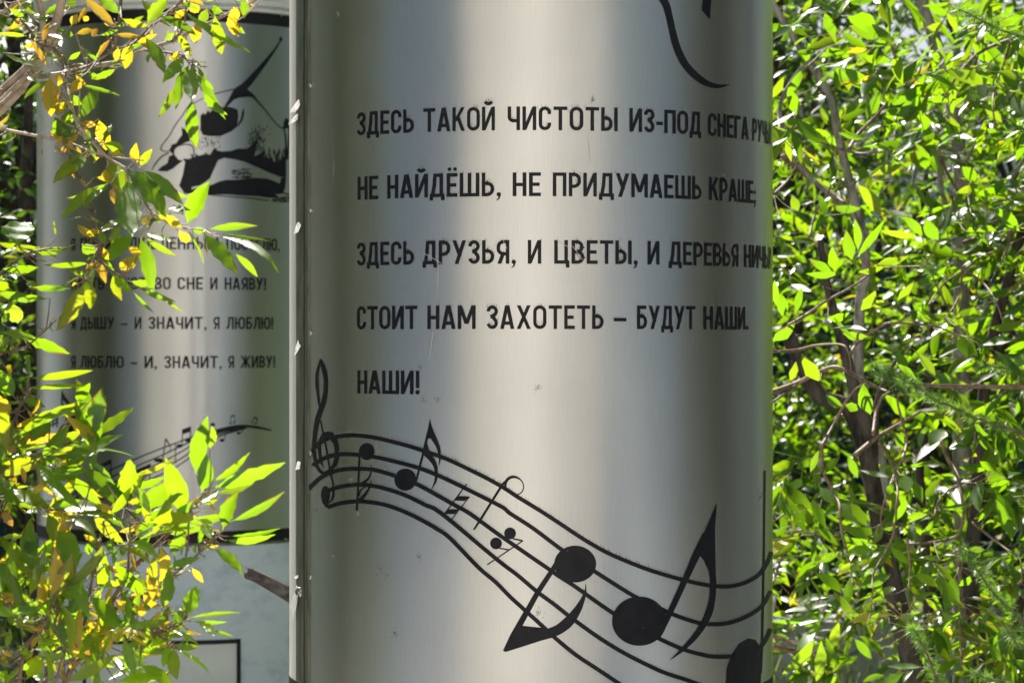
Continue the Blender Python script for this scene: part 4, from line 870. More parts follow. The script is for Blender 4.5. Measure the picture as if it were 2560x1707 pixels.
for _ in range(30):                                             # fans of long blades along the low shoots
    x = random.uniform(-60, 430); y = random.uniform(1080 if x < 260 else 1270, 1730); a0 = random.uniform(15, 110)
    for i in range(random.randint(3, 5)):
        a_ = math.radians(a0+random.gauss(0, 38)); L_ = random.uniform(70, 135)
        sx = x+i*10*math.cos(math.radians(a0)); sy = y-i*10*math.sin(math.radians(a0))
        LOW.append((sx, sy, sx+L_*math.cos(a_), sy-L_*math.sin(a_), L_*random.uniform(.22, .32), random.choice('bbbbmmdwy')))
build_hand(lower, LOW, t_lo, 4.5, 210)
A = leaf_arrays(); tw = MB(); random.seed(77); c_ = 0
while c_ < 20:
    p = random.choice(lower.samples)+Vector((random.gauss(0, .03), random.gauss(-.02, .10), random.gauss(0, .04)))
    q = (CX+p.x/p.y*F, CY-(p.z-EYE)/p.y*F)
    if q[0] > 260 or q[1] > 1760 or q[0] < -250 or (q[1] < 1120 and q[0] > 60): continue
    spread(A, tw, p, Vector((random.gauss(.3, .7), random.gauss(0, .6), random.gauss(.5, .6))), random.uniform(.08, .18), random.randint(4, 8), random.uniform(.06, .095), random.uniform(.20, .29), .12, .3, .45, .0012); c_ += 1
cr = leaf_mesh('leaf_sprays', A, M_LEAFN, t_lo, 10, 4); tag(tw.build('twigs', M_TWIG, cr), kind='stuff'); cr.children[0].location = (0, 0, 0)

# ------------------------------------------------------------------ right: willows behind the columns
KR = .3826
def RP(pts, oy): return [(1900+KR*x, oy+KR*y) for x, y in pts]
def trunk_tree(root, trunks, m):
    mb = MB(); S3 = []
    for pts, r0, r1, Y0, Y1 in trunks:
        n = len(pts); P = [at(p[0], p[1], Y0+(Y1-Y0)*i/(n-1)) for i, p in enumerate(pts)]
        mb = MB(); mb.tube(P, [(r0+(r1-r0)*i/(n-1))*random.uniform(.94, 1.06) for i in range(n)], 12, 5)
        mb.build('limb' if S3 else 'trunk', m, root); S3 += P
    return S3
wA = empty('willow_tree', at(2420, 900, 9.6)*1 - Vector((0, 0, at(2420, 900, 9.6).z)), 'tall leafy willow with pale speckled trunk right of centre at the right', 'tree', 'willow trees right of the columns')
SA = trunk_tree(wA, [([(2400,1900),(2410,1500),(2405,1200),(2402,900),(2404,760),(2403,640),(2412,560),(2403,430),(2390,320),(2378,240),(2358,160),(2330,80),(2298,-10),(2270,-120)], .036, .020, 9.8, 9.4),
   ([(2404,640),(2440,560),(2500,500),(2560,400),(2640,330)], .012, .006, 9.6, 9.3), ([(2403,700),(2380,560),(2355,480),(2340,350),(2290,260),(2250,180),(2215,60),(2190,-60)], .010, .004, 9.7, 9.2),
   ([(2395,300),(2330,360),(2290,420),(2280,470)], .009, .004, 9.5, 9.4)], M_BARK)
wB = empty('willow_tree', at(2200, 900, 8.9) - Vector((0, 0, at(2200, 900, 8.9).z)), 'thin willow with slanting grey stems next to the front column right edge', 'tree', 'willow trees right of the columns')
SB = trunk_tree(wB, [([(2300,1800),(2230,1300),(2195,1130),(2150,1000),(2150,760),(2165,690),(2158,590),(2135,500),(2110,400),(2095,330),(2078,250),(2040,180),(2020,150),(1975,80),(1932,10),(1890,-80)], .020, .010, 8.9, 8.7),
   ([(2160,600),(2120,520),(2060,475),(1995,410),(1965,340),(1950,270),(1975,210),(2020,150)], .009, .006, 8.8, 8.75)], M_BARK)
wC = empty('willow_tree', at(2280, 1700, 8.3) - Vector((0, 0, at(2280, 1700, 8.3).z)), 'dark barked willow with a thick leaning forked trunk at lower right', 'tree', 'willow trees right of the columns')
SC = trunk_tree(wC, [([(2330,1980),(2300,1760),(2265,1600),(2235,1480),(2205,1330),(2185,1230),(2165,1130),(2120,1020),(2050,990),(2000,900),(1960,820)], .036, .024, 8.3, 8.5),
   ([(2185,1230),(2172,1120),(2160,1040),(2130,950),(2105,850),(2085,780),(2068,710),(2050,600)], .026, .010, 8.3, 8.2),
   ([(2185,1180),(2190,1080),(2195,990),(2240,900)], .012, .006, 8.3, 8.3),
   ([(2330,1900),(2320,1500),(2310,1330),(2300,1210),(2305,1120),(2330,950),(2345,820)], .020, .010, 9.2, 9.0)], M_BARKD)
wD = empty('willow_tree', at(2470, 1700, 9.0) - Vector((0, 0, at(2470, 1700, 9.0).z)), 'willow with dark knobbly trunk in the shade at the far lower right', 'tree', 'willow trees right of the columns')
SD = trunk_tree(wD, [([(2470,1990),(2460,1700),(2440,1560),(2425,1420),(2440,1280),(2450,1120),(2470,900),(2520,700),(2580,500)], .034, .016, 9.0, 8.9),
   ([(2500,1900),(2530,1600),(2620,1250),(2700,1000)], .022, .012, 9.0, 8.8)], M_BARKD)

BR = [(RP([(180,690),(300,620),(430,530),(560,460),(640,410),(740,340),(860,310),(1060,300),(1100,280)],550),.0042,7.4,'B'), (RP([(80,860),(240,850),(360,820),(530,815),(580,870),(595,980)],550),.0055,7.6,'C'),
  (RP([(60,1130),(230,1070),(330,1020),(480,960),(590,1000),(680,1050),(780,1100),(840,1120)],550),.008,7.6,'C'), (RP([(80,1190),(230,1090),(300,1030)],550),.004,7.6,'C'), (RP([(590,870),(650,790),(800,690),(850,672),(1000,680),(1150,695),(1290,750),(1380,770)],550),.0045,7.3,'C'),
  (RP([(400,1480),(480,1340),(560,1190),(620,1110),(690,1070)],550),.0055,7.5,'C'), (RP([(740,1400),(760,1250),(800,1160),(850,1120)],550),.006,7.5,'C'), (RP([(620,1540),(750,1430),(880,1350),(1050,1250)],550),.009,8.1,'C'),
  (RP([(930,1560),(960,1450),(940,1350),(900,1200),(905,1140)],550),.005,7.4,'C'), (RP([(1340,340),(1420,380),(1500,460),(1560,580),(1590,680)],550),.005,8.0,'A'), (RP([(1725,30),(1600,130),(1540,200),(1420,260),(1300,350),(1220,400),(1150,480),(1100,560)],550),.006,8.6,'A'),
  (RP([(1330,150),(1450,100),(1560,20),(1640,-20)],550),.008,9.0,'A'), (RP([(1320,320),(1310,450),(1270,560),(1200,650)],550),.004,8.2,'A'), (RP([(1650,30),(1620,170),(1560,300),(1500,420)],550),.005,8.4,'A'),
  (RP([(400,0),(415,180),(470,300),(520,400),(530,560),(560,680),(590,800),(605,930)],1107),.006,7.6,'C'), (RP([(780,0),(850,110),(885,200),(900,330),(880,500),(870,600),(830,690),(740,860),(740,1000)],1107),.005,7.5,'C'),
  (RP([(960,0),(920,120),(880,200),(830,330),(790,480),(800,570)],1107),.0045,7.7,'C'), (RP([(1190,0),(1230,110),(1280,190),(1310,300),(1330,430),(1320,540),(1270,615),(1110,650),(980,660)],1107),.007,7.8,'D'),
  (RP([(1330,260),(1230,310),(1160,390),(1140,480)],1107),.004,7.8,'D'), (RP([(1390,520),(1500,610),(1620,700),(1700,760),(1710,920)],1107),.004,7.7,'D'), (RP([(1290,700),(1310,900),(1300,1100),(1320,1450)],1107),.007,8.0,'D'),
  (RP([(960,620),(980,800),(970,970)],1107),.004,7.5,'C'), (RP([(80,920),(110,840),(180,650),(250,570),(400,610),(520,600)],1107),.006,8.4,'C'), (RP([(80,1330),(300,1370),(360,1400)],1107),.012,8.6,'C'), (RP([(80,1260),(200,1300),(380,1390)],1107),.008,8.5,'C'),
  (RP([(80,520),(150,470),(200,430)],1107),.004,8.2,'C'),
  (RP([(0,780),(140,800),(300,830)],0),.005,8.8,'B'), (RP([(130,860),(125,720),(170,590),(260,480),(330,420),(440,310),(560,180)],0),.006,8.7,'B'), (RP([(90,1270),(190,1170),(250,1060),(265,1000)],0),.005,8.6,'B'), (RP([(320,1560),(360,1400),(430,1290),(480,1170),(500,1100)],0),.005,8.5,'B'),
  (RP([(150,1020),(280,1130),(430,1240),(560,1330)],0),.010,8.8,'B'), (RP([(340,910),(480,960),(620,1000),(740,1000),(850,990)],0),.005,8.2,'B'), (RP([(580,980),(640,880),(740,780),(860,640)],0),.008,8.8,'B'), (RP([(880,500),(960,560),(1020,700),(1150,900),(1180,1030),(1250,1180),(1330,1310)],0),.009,8.9,'A'),
  (RP([(800,100),(850,250),(900,420),(960,560)],0),.006,8.7,'A'), (RP([(1640,260),(1500,310),(1390,380),(1300,480),(1250,560),(1190,660)],0),.007,8.5,'A'), (RP([(1640,260),(1600,400),(1540,560),(1520,700),(1550,860)],0),.005,8.3,'A'), (RP([(1420,370),(1380,500),(1270,640),(1190,760)],0),.005,8.4,'A'),
  (RP([(1250,1250),(1270,1380),(1310,1470),(1380,1560)],0),.004,8.6,'A'), (RP([(1400,950),(1350,1080),(1360,1280),(1380,1400)],0),.004,8.4,'A')]
TREES = dict(A=(wA, SA), B=(wB, SB), C=(wC, SC), D=(wD, SD))
HANDR = sc_([(600,260,550,95,82,'b'),(640,195,600,5,56,'b'),(640,235,790,30,62,'b'),(495,335,445,170,80,'b'),(1165,130,1080,0,100,'b'),(1160,120,1100,90,40,'b'),(1030,110,810,85,56,'b'),(1060,100,940,0,70,'b'),(800,300,955,245,60,'b'),(120,570,85,400,58,'b'),(150,630,130,500,80,'b'),(240,600,265,450,60,'b'),
  (80,790,210,690,90,'b'),(385,1050,265,900,80,'b'),(200,1050,230,940,60,'b'),(720,1270,670,1090,105,'b'),(965,1295,810,1150,80,'b'),(1360,900,1350,765,125,'d'),(1050,600,1000,520,62,'b'),(1500,705,1730,660,72,'b'),(1450,820,1620,790,70,'w'),(1730,1030,1580,860,80,'d'),(440,640,580,620,70,'b'),
  (660,590,740,470,90,'b'),(850,540,700,560,70,'b'),(900,550,980,420,60,'b'),(1280,640,1340,470,30,'b'),(700,720,480,640,50,'w'),(730,880,780,820,70,'w'),(930,790,960,750,70,'w'),(1160,730,1220,680,60,'w'),(1320,690,1510,620,60,'w'),(540,740,700,760,70,'b'),(610,770,490,640,40,'m'),(960,980,920,860,80,'d'),
  (1020,1040,900,950,60,'m'),(1200,1360,1090,1440,90,'w'),(1190,1420,1010,1540,70,'w'),(940,1490,880,1400,80,'b'),(300,350,510,350,60,'b'),(470,340,330,280,60,'b'),(640,340,820,300,50,'b'),(900,250,780,300,60,'b'),(640,1240,560,1210,70,'b'),(430,1140,540,1220,70,'m')], 1900, 550, KR)
HANDR += sc_([(350,1280,180,1510,92,'b'),(400,1290,390,1568,84,'b'),(430,1270,520,1500,70,'m'),(640,230,575,85,64,'b'),(1060,390,990,230,80,'m'),(940,210,950,310,70,'w'),(1540,370,1670,620,110,'m'),(1530,300,1690,520,90,'d'),(700,630,545,550,80,'d'),(680,540,535,400,115,'d'),(700,540,610,400,80,'d'),(1500,1290,1345,1470,80,'b'),(1600,1200,1520,1390,100,'m'),
  (450,1005,240,1000,60,'w'),(440,1050,180,1115,70,'w'),(400,1150,195,1200,50,'w'),(360,1220,225,1310,60,'w'),(380,1100,80,1200,50,'b'),(530,980,395,840,90,'d'),(550,990,640,940,40,'b'),(600,850,670,790,50,'w'),(590,780,520,860,60,'b'),(380,780,510,700,60,'b'),(800,560,900,550,40,'b'),(870,520,950,340,66,'b'),(1050,600,1010,525,56,'b'),
  (1060,600,1205,550,44,'b'),(1050,590,1170,480,40,'b'),(1200,430,1390,400,60,'b'),(1500,1310,1560,1400,60,'d'),(300,600,190,370,80,'d'),(360,580,270,390,80,'d'),(430,560,360,370,70,'m'),(300,430,150,250,60,'d'),(590,880,560,1060,70,'m'),(600,1160,540,1010,70,'m'),(480,1330,500,1180,70,'b'),(620,1280,720,1400,70,'m'),(650,1260,820,1400,60,'m'),
  (860,1380,920,1260,40,'b'),(700,1180,780,1120,40,'m'),(980,1160,950,1110,70,'w'),(820,990,870,940,60,'w'),(1010,860,1150,930,80,'d'),(1270,880,1210,1050,110,'d'),(1370,870,1330,960,80,'b'),(1640,910,1570,870,80,'b'),(1450,240,1400,420,70,'w'),(1550,180,1430,120,60,'b'),(1470,190,1590,80,70,'d'),(1620,230,1720,160,50,'w'),(900,160,1140,120,34,'b'),
  (880,230,700,190,40,'w'),(870,250,850,350,56,'b'),(740,700,580,720,80,'d'),(860,680,960,780,80,'d'),(1180,770,1060,750,50,'w'),(1020,720,1090,690,40,'w'),(330,190,380,60,50,'m'),(420,200,520,90,60,'d'),(390,290,480,380,60,'w')], 1900, 1107, KR)
HANDR += sc_([(790,1410,640,1225,100,'b'),(660,1360,480,1370,60,'b'),(1090,680,1010,560,75,'y'),(1120,810,1000,735,85,'b'),(1100,1120,1010,960,90,'b'),(80,640,150,520,70,'b'),(240,760,170,590,80,'b'),(290,800,140,790,60,'b'),(600,110,760,160,100,'b'),(820,240,600,180,110,'b'),(850,400,600,340,120,'b'),(1380,190,1320,320,76,'d'),(810,0,850,180,76,'m'),
  (960,500,890,560,80,'d'),(860,780,690,850,60,'w'),(1050,850,760,950,50,'w'),(1020,870,860,1010,50,'w'),(930,820,950,760,90,'w'),(1230,800,1290,930,80,'d'),(1300,880,1240,780,70,'b'),(1480,760,1410,650,70,'d'),(1620,570,1700,460,100,'d'),(450,310,610,390,50,'b'),(300,850,450,880,60,'b'),(520,960,430,870,60,'b'),(1090,180,1230,190,70,'b'),(1060,40,1250,20,36,'b'),(1450,40,1570,40,66,'b'),
  (560,750,650,640,60,'d'),(650,1170,700,1080,80,'d'),(720,1160,680,1110,70,'w'),(1450,920,1600,960,60,'b'),(1640,1000,1690,880,80,'b'),(1320,1090,1420,1170,80,'b'),(1280,1260,1420,1220,56,'b'),(1020,1420,1230,1350,34,'b'),(970,1410,860,1380,50,'w'),(380,900,300,820,50,'b'),(130,900,60,950,50,'w'),(90,510,190,430,40,'w'),(190,620,280,480,60,'b'),(250,1380,210,1290,70,'b'),(130,1410,230,1440,50,'b'),(470,490,590,450,60,'w'),(640,470,770,440,50,'w')], 1900, 0, KR)
LR = {k: leaf_arrays() for k in TREES}; TW = {k: MB() for k in TREES}; SMP = []
for pts, r, Y, k in BR:
    n = len(pts); P = [at(p[0], p[1], Y+.12*math.sin(i*1.3)) for i, p in enumerate(pts)]
    mb = MB(); mb.tube(P, [r*(1-.55*i/(n-1)) for i in range(n)], 6, 4); mb.build('branch', M_TWIG, TREES[k][0])
    for i in range(n-1):
        for q in range(6): SMP.append((P[i].lerp(P[i+1], q/6), k))
SMn = np.array([tuple(p) for p, k in SMP])
for bx, by, tx, ty_, w, kind in HANDR:
    p0 = at(bx, by, 7.8); d2 = (SMn[:, 0]-p0.x)**2+(SMn[:, 2]-p0.z)**2; j = int(d2.argmin()); k = SMP[j][1]
    con = []; Y = SMn[j, 1]-random.uniform(.0, .25)
    hand_leaf(LR[k], bx, by, tx, ty_, w*.82, kind, Y, con)
    bsh = Bush(); bsh.samples = [SMP[j][0]]; bsh.tie(TW[k], con, .22)
tk = list(TREES)
def crown_fill(n, X, Yr, Z, keep, Ll=(.075, .115), nl=(6, 11)):
    c = 0; tries = 0
    while c < n and tries < n*20:
        tries += 1
        p = Vector((random.uniform(*X), random.uniform(*Yr), random.uniform(*Z)))
        if not keep(p): continue
        best = min(tk, key=lambda k: min((p-q).length_squared for q in TREES[k][1]))
        d = Vector((random.gauss(-.15, .9), random.gauss(-.2, .7), random.gauss(-.05, .55)))
        spread(LR[best], TW[best], p, d, random.uniform(.14, .34), random.randint(*nl), random.uniform(*Ll), random.uniform(.24, .34), .045, 0, .5)
        c += 1
def clump(p, s=1.6, th=-.15):
    return math.sin(p.x*s*2.1+1.3)+math.sin(p.z*s*2.7+p.y*1.1)+math.sin(p.y*s*1.7-p.x*1.5+.7) > th*3
pxl = lambda p: CX+p.x/p.y*F
crown_fill(560, (.75, 2.9), (8.0, 10.0), (.35, 3.3), lambda p: pxl(p) > 1890 and pxl(p) < 3000 and clump(p), (.095, .14))
crown_fill(850, (.5, 3.6), (10.0, 12.2), (.3, 3.9), lambda p: pxl(p) > 1700 and clump(p, 1.3))
crown_fill(110, (.35, 1.2), (8.4, 10.5), (.3, 3.3), lambda p: 1450 < pxl(p) < 1900 and clump(p))
for k, (root, s_) in TREES.items():
    cr = leaf_mesh('crown', LR[k], M_LEAFR, root, 7, 2, .92, .85); TW[k].build('twigs', M_TWIG, cr); cr.children[0].location = (0, 0, 0); cr.children[0]['kind'] = 'stuff'

# larch boughs reaching in from the right
def needles(A, P, n, L=.033):
    for i in range(n):
        j = random.randrange(len(P)-1); p = P[j].lerp(P[j+1], random.random()); ax = (P[j+1]-P[j]).normalized()
        sp_ = p+Vector((random.gauss(0, 1), random.gauss(0, 1), random.gauss(0, 1))).normalized()*random.uniform(.002, .008)
        for _ in range(random.randint(14, 24)):
            a = Vector((random.gauss(0, .8), random.gauss(0, .8), random.gauss(0, .8)))+ax*random.uniform(.1, .9)
            add_leaf(A, sp_, a, Vector((random.gauss(0, 1), random.gauss(0, 1), random.gauss(0, 1))), L*random.uniform(.6, 1.15), .0016, (0, random.random(), 0), bend=random.gauss(.1, .2), fold=.1, tw=0)
lar = empty('larch_tree', (2.15, 7.6, 0), 'young larch with tufts of fine needles reaching in from the right edge', 'tree')
mb = MB(); mb.tube([(2.15, 7.6, 0), (2.13, 7.62, 1), (2.16, 7.6, 2.2), (2.15, 7.6, 3.4), (2.15, 7.6, 4.2)], [.035, .03, .022, .014, .005], 10, 4); mb.build('trunk', M_BARKD, lar)
LB = [(RP([(1990,1080),(1725,1092),(1450,1088),(1150,1082),(1010,1065),(880,1030),(780,985),(740,960)],550), .009, 7.15, 34, 4), (RP([(1990,1520),(1725,1400),(1400,1285),(1280,1230),(1130,1160),(1010,1080),(930,1040)],550), .006, 7.05, 46, 1),
      (RP([(2000,330),(1725,240),(1600,205),(1480,150),(1390,105),(1300,60)],0), .005, 7.05, 30, 1), (RP([(2050,1500),(1790,1260),(1680,1130),(1600,1050),(1510,960),(1440,860),(1380,770),(1320,690)],1107), .005, 7.0, 50, 1),
      (RP([(1900,2500),(1400,1900),(1180,1600),(1120,1450),(1060,1310),(1030,1250),(990,1200)],1107), .005, 6.9, 46, 1), (RP([(1990,1420),(1725,1330),(1640,1260),(1600,1200)],1107), .005, 7.05, 14, 1), (RP([(1990,1060),(1720,1000),(1560,960),(1420,960)],550), .005, 7.6, 22, 1),
      (RP([(2000,1700),(1640,1580),(1500,1540),(1380,1500)],1107), .005, 7.05, 20, 1), (RP([(1220,560),(1150,420),(1120,340),(1100,280)],550), .004, 8.0, 9, 1)]
for pts, r, Y, nn, skip in LB:
    n = len(pts); P = [at(p[0], p[1], Y+.35*(1-i/(n-1))) for i, p in enumerate(pts)]
    mb = MB(); mb.tube(P, [r*(1-.75*i/(n-1)) for i in range(n)], 6, 4); bo = mb.build('branch', M_TWIG, lar)
    A = leaf_arrays(); needles(A, P[skip if skip > 1 else 0:], int(nn*1.5)); leaf_mesh('needles', A, M_NEEDLE, bo, 3, 2, .5)
# seeding grass stalks in front of the lower right
gt = empty('grass_tuft', (at(2380, 1707, 7.1).x, 7.1, 0), 'flowering grass stalks with pale seed heads beside the larch', 'grass')
for bx, by, tx, ty_ in [(1030,1250,735,945),(1000,1230,570,1110),(990,1220,780,1290),(1010,1230,860,1320),(960,1150,1000,1040),(940,1150,910,1060),(1040,1250,1110,1125),(980,1200,740,1030),(1000,1220,820,1100)]:
    gr = leaf_arrays(); gm = MB(); p = [at(1900+KR*x, 1107+KR*y, 7.0) for x, y in ((1240,1750), (1100,1400), (bx, by), ((bx+tx)/2, (by+ty_)/2-14), (tx, ty_))]
    gm.tube(p, [.0016, .0014, .0011, .0009, .0006], 5, 4)
    for i in range(26):
        t = random.random(); q = p[3].lerp(p[4], t); a = (p[4]-p[3]).normalized()+Vector((random.gauss(0, .3), random.gauss(0, .3), random.gauss(0, .3)))
        add_leaf(gr, q, a, Vector((random.gauss(0, 1), -1, random.gauss(0, 1))), .011, .0032, (.5, random.random(), .05), bend=.1)
    st = gm.build('stalk', M_TWIG, gt); leaf_mesh('seed_head', gr, M_GRASS, st, 4, 2)

# dead branch stub behind the front column
db = empty('dead_branch', at(760, 1530, 8.2), 'broken grey dead branch sticking out behind the seam of the front column', 'branch')
mb = MB(); P = [at(616+3, 1433, 8.0), at(640, 1440, 8.02), at(690, 1466, 8.05), at(730, 1488, 8.1), at(800, 1530, 8.2), at(860, 1640, 8.35), at(900, 1900, 8.4), at(905, 2230, 8.45)]
mb.tube(P, [.017, .018, .021, .024, .026, .03, .034, .038], 14, 4); mb.build('limb', M_DEADW, db)
mb = MB()
for i in range(16):
    a = random.uniform(0, 2*PI); q = P[0]+Vector((.006, random.uniform(-.004, .004)+.013*math.cos(a), .014*math.sin(a)))
    mb.tube([q+Vector((.012, 0, -.003)), q-Vector((random.uniform(.002, .014), 0, -random.uniform(0, .006)))], [.0035, .0006], 4, 1)
mb.build('splinters', M_DEADW, db)

# ------------------------------------------------------------------ behind: fence, house, shrubs and trees
fe = empty('metal_fence', (0, 16.6, 0), 'teal corrugated metal fence behind the trees', 'fence')
mb = MB()
for i in range(150):
    x = -7.5+i*.1; mb.poly([(x, 16.6, .1), (x+.05, 16.6, .1), (x+.05, 16.6, 2.25), (x, 16.6, 2.25)]); mb.poly([(x+.05, 16.6, .1), (x+.06, 16.64, .1), (x+.06, 16.64, 2.25), (x+.05, 16.6, 2.25)])
    mb.poly([(x+.06, 16.64, .1), (x+.09, 16.64, .1), (x+.09, 16.64, 2.25), (x+.06, 16.64, 2.25)]); mb.poly([(x+.09, 16.64, .1), (x+.1, 16.6, .1), (x+.1, 16.6, 2.25), (x+.09, 16.64, 2.25)])
mb.build('corrugated_sheet', M_TEAL, fe, False)
for i in range(6): mb = MB(); mb.box(-7.5+i*3-.03, -7.5+i*3+.03, 16.66, 16.72, 0, 2.3); mb.build('post', M_TEAL, fe, False)
hs = empty('pale_house', (-2, 24, 0), 'pale blue rendered house glimpsed between leaves behind the fence', 'house')
mb = MB(); mb.box(-14, 9, 24, 32, 0, 3.9); mb.build('wall', M_WALLB, hs, False)
mb = MB(); mb.box(-14.3, 9.3, 23.6, 32.4, 3.9, 4.06); mb.v += [Vector(p) for p in ((-14.3,23.6,4.06),(9.3,23.6,4.06),(9.3,32.4,4.06),(-14.3,32.4,4.06),(-11,28,5.6),(6,28,5.6))]; b0 = 8
mb.f += [(b0, b0+1, b0+5, b0+4), (b0+2, b0+3, b0+4, b0+5), (b0+1, b0+2, b0+5), (b0+3, b0, b0+4)]; mb.build('roof', M_ROOF, hs, False)
for x in (-11, -7.5, -4, -.5, 3, 6.4):
    mb = MB(); mb.box(x, x+1.3, 23.95, 24.0, 1.2, 2.6); w_ = mb.build('window', M_FRAME, hs, False)
    mb = MB(); mb.box(x+.08, x+1.22, 23.93, 23.95, 1.28, 2.52)
    o = mb.build('pane', M_GLASS, w_, False)
lw = MB(); lw.box(1.12, 4.5, 12.6, 12.95, 0, .36); tag(lw.build('low_wall', M_CONC, None, False), 'low grey concrete wall at the foot of the willows', 'wall')

def mass(name, label, cat, c, rad, nt, Ll, m, group=None, trunk_h=None, wr=.36, seed=0, ty=.03, lvl=(6, 2), nlv=(7, 11), r_tr=.07):
    random.seed(seed); root = empty(name, (c[0], c[1], 0), label, cat, group)
    A = leaf_arrays(); tw = None; mb = MB()
    top = c[2]
    mb.tube([(c[0], c[1], 0), (c[0]+.1, c[1], top*.5), (c[0]-.05, c[1]+.1, top), (c[0], c[1], top+rad[2]*.7)], [r_tr, r_tr*.8, r_tr*.6, .012], 8, 3)
    mb.build('trunk', M_BARKD, root)
    for i in range(9):
        mb = MB(); a = random.uniform(0, 2*PI); z0 = top*.45+random.random()*(top*.5)
        e = Vector((c[0]+rad[0]*.8*math.cos(a), c[1]+rad[1]*.8*math.sin(a), c[2]+rad[2]*random.uniform(-.5, .8)))
        s0 = Vector((c[0], c[1], max(.1, z0*.8))); mb.tube([s0, s0.lerp(e, .5)+Vector((0, 0, .1)), e], [r_tr*.5, r_tr*.3, .006], 6, 3); mb.build('limb', M_BARKD, root)
    cl = [Vector((random.gauss(0, .5)*rad[0], random.gauss(0, .5)*rad[1], random.gauss(0, .5)*rad[2])) for _ in range(16)]
    for i in range(nt):
        q = random.choice(cl); p = Vector(c)+q+Vector((random.gauss(0, .26)*rad[0], random.gauss(0, .26)*rad[1], random.gauss(0, .26)*rad[2]))
        if p.z < .12: p.z = random.uniform(.12, .5)
        spread(A, tw, p, Vector((random.gauss(0, 1), random.gauss(0, 1), random.gauss(0, .6))), random.uniform(.2, .5), random.randint(*nlv), Ll*random.uniform(.8, 1.2), wr, ty, 0, .5, .002)
    leaf_mesh('crown', A, m, root, *lvl)
G1 = 'trees and shrubs behind the columns'
mass('leafy_shrub', 'dense green shrub in the gap left of the rear column', 'shrub', (-2.3, 12.6, 2.0), (.75, .9, 1.5), 300, .075, M_LEAFB, G1, seed=11)
mass('leafy_shrub', 'dark bush low down left of the rear column behind the willow shrub', 'shrub', (-2.1, 14.3, .8), (.9, .8, .9), 200, .08, M_LEAFB, G1, seed=12)
mass('leafy_tree', 'tree beyond the rear column, its crown cut by the left edge', 'tree', (-3.4, 14.9, 4.5), (1.5, 1.1, 3.2), 1000, .095, M_LEAFB, G1, seed=13)
for i, (x, y, z, rx, rz, lb) in enumerate([(2.0, 14.2, 1.5, 1.0, 1.3, 'shady bush behind the dark barked willow at right'), (3.3, 14.8, 2.4, 1.2, 1.9, 'leafy tree behind the larch at the right edge'), (1.1, 15.2, 2.0, .9, 1.5, 'green tree directly behind the right edge of the front column'),
                                        (2.7, 18.8, 3.0, 1.3, 1.5, 'round crowned tree rising beyond the teal fence at right'), (4.9, 17.8, 2.6, 1.4, 2.0, 'broad tree beyond the teal fence cut by the right edge'), (-.3, 15.4, 2.0, 1.1, 1.5, 'tree hidden mostly behind the two columns')]):
    mass('leafy_tree', lb, 'tree', (x, y, z), (rx, 1.0, rz), 330, .085, M_LEAFB, G1, seed=20+i)
mass('leafy_tree', 'dark tall tree beyond the fence at the upper left corner', 'tree', (-4.3, 18.2, 3.8), (1.5, 1.0, 2.4), 600, .09, M_LEAFB, G1, seed=41)
mass('leafy_tree', 'dark tree beyond the fence between the left edge and the rear column', 'tree', (-3.0, 17.6, 3.9), (1.1, .8, 1.6), 330, .09, M_LEAFB, G1, seed=42)
mass('leafy_tree', 'tall tree beyond the fence filling the upper right against the sky', 'tree', (2.0, 17.6, 3.9), (1.3, .9, 1.9), 480, .10, M_LEAFB, G1, seed=43)
mass('leafy_tree', 'tall tree beyond the fence at the upper right corner', 'tree', (4.0, 18.6, 4.1), (1.5, .9, 2.0), 480, .10, M_LEAFB, G1, seed=44)
mass('leafy_shrub', 'sunlit shrub in front of the fence in the middle of the right side gap', 'shrub', (2.1, 13.3, 1.7), (1.1, .5, 1.3), 380, .09, M_LEAFR, G1, seed=45)
mass('leafy_shrub', 'sunlit shrub in front of the fence at the right edge', 'shrub', (3.0, 13.6, 2.2), (.8, .5, 1.6), 330, .09, M_LEAFR, G1, seed=46)
mass('leafy_tree', 'slender tree beyond the fence right behind the left edge branches', 'tree', (-3.1, 16.3, 4.2), (.9, .5, 1.1), 620, .09, M_LEAFB, G1, seed=47)
mass('leafy_tree', 'unseen tall tree left of the rear column, added to cover bright sky mirrored in the steel', 'tree', (-5.4, 14.6, 4.6), (1.3, 1.2, 3.2), 900, .12, M_LEAFO, G1, seed=48)  # unseen tree, added to keep bright sky out of the rear column's reflection
mass('leafy_tree', 'slender tree beyond the fence beside the top right edge of the front column', 'tree', (1.65, 15.9, 3.7), (.7, .5, .9), 380, .09, M_LEAFB, G1, seed=49)
# undergrowth
random.seed(5); A = leaf_arrays()
for i in range(5200):
    y = random.uniform(8.9, 16.3); x = random.uniform(-3.2, 4.2)*y/12
    if 12.5 < y < 13 and 1 < x < 4.6: continue
    a = Vector((random.gauss(0, .35), random.gauss(0, .35), 1)); L = random.uniform(.12, .42)
    add_leaf(A, (x, y, 0), a, Vector((random.gauss(0, 1), random.gauss(0, 1), .1)), L, random.uniform(.005, .010), (random.choice([0, 0, .3]), random.random(), 0), bend=random.uniform(.2, 1.2), fold=.2)
tag(leaf_mesh('undergrowth', A, M_GRASS, None, 5, 2, .6), kind='stuff')

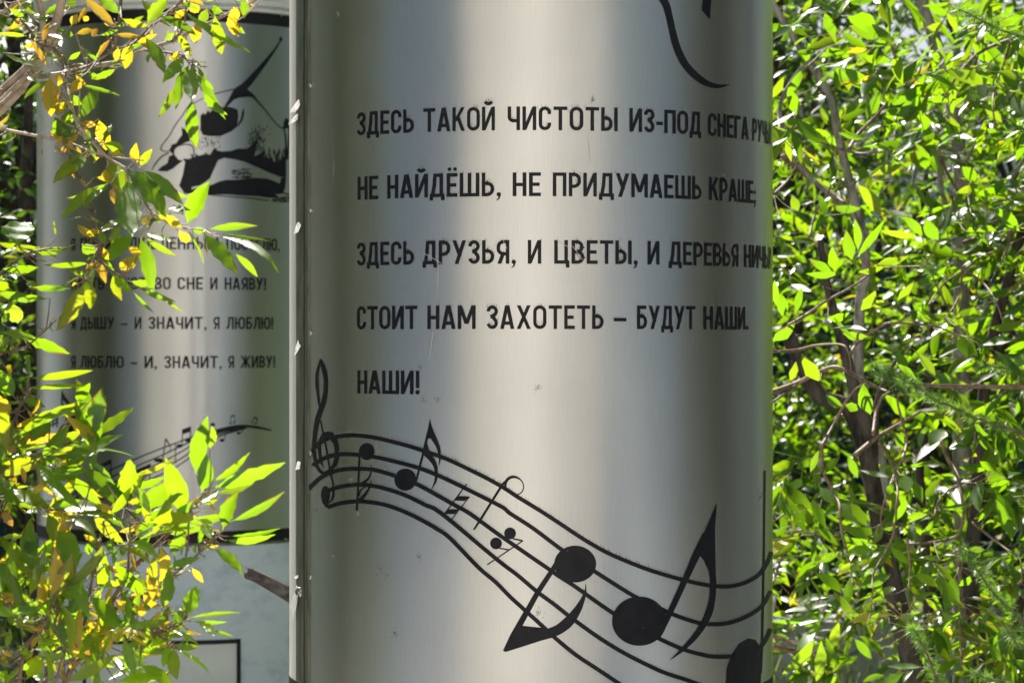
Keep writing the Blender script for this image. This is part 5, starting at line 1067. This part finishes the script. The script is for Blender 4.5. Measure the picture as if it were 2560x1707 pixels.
# ------------------------------------------------------------------ unseen block and trees, added and shaped for what the steel mirrors
def block(name, label, x0, x1, y0, y1, h, m, cols, floors):
    root = empty(name, ((x0+x1)/2, (y0+y1)/2, 0), label, 'building')
    mb = MB(); mb.box(x0, x1, y0, y1, 0, h); mb.build('wall', m, root, False)
    mb = MB(); mb.box(x0-.3, x1+.3, y0-.3, y1+.3, h, h+.35); mb.build('roof', M_CONC, root, False)
    for f in range(floors):
        for c in range(cols):
            x = x0+(x1-x0)*(c+.5)/cols; z = .9+f*3
            mb = MB(); mb.box(x-.6, x+.6, y1, y1+.05, z, z+1.4); w_ = mb.build('window', M_FRAME, root, False)
            mb = MB(); mb.box(x-.52, x+.52, y1+.05, y1+.07, z+.08, z+1.32); mb.build('pane', M_GLASS, w_, False)
block('unseen_block', 'unseen cream apartment block, added and sized to mirror as the warm band in the steel', -15, 16.5, -27, -18, 18, M_WALLC, 9, 6)  # unseen block, height and width set for the bright band in the steel
def far_tree(c, rad, n, seed, label, Ll=.22, m=None):  # unseen trees, placed to shape the bands in the steel
    mass('leafy_tree', label, 'tree', c, rad, n, Ll, m or M_LEAFB, 'unseen trees added for the steel reflections', seed=seed, wr=.5, lvl=(4, 2), r_tr=.14, nlv=(9, 13))
far_tree((-5.7, 7.2, 5.4), (1.5, 1.8, 5.6), 1350, 31, 'unseen tall tree left of the view, added to mirror green in the steel', .24, M_LEAFO)
far_tree((-5.3, 10.4, 5.4), (1.2, 1.8, 5.6), 1350, 32, 'unseen tall tree left of the rear column, added to mirror olive in the steel', .22, M_LEAFO)
far_tree((5.0, 7.0, 4.2), (1.5, 1.6, 4.2), 750, 33, 'unseen tree right of the view, added to mirror dark in the steel', .24, M_LEAFD)
far_tree((5.4, 9.6, 3.8), (1.7, 1.8, 3.8), 600, 34, 'unseen tree beside the willows, added to mirror dark in the steel', .22, M_LEAFD)
far_tree((12.0, 4.6, 4.5), (2.4, 2.2, 4.4), 600, 35, 'unseen round tree on the right, added to shape the bands in the steel', .3, M_LEAFD)
far_tree((-15, 4.5, 5), (3.0, 3.0, 4.5), 500, 36, 'unseen round tree on the left, added to shape the bands in the steel', .3, M_LEAFO)
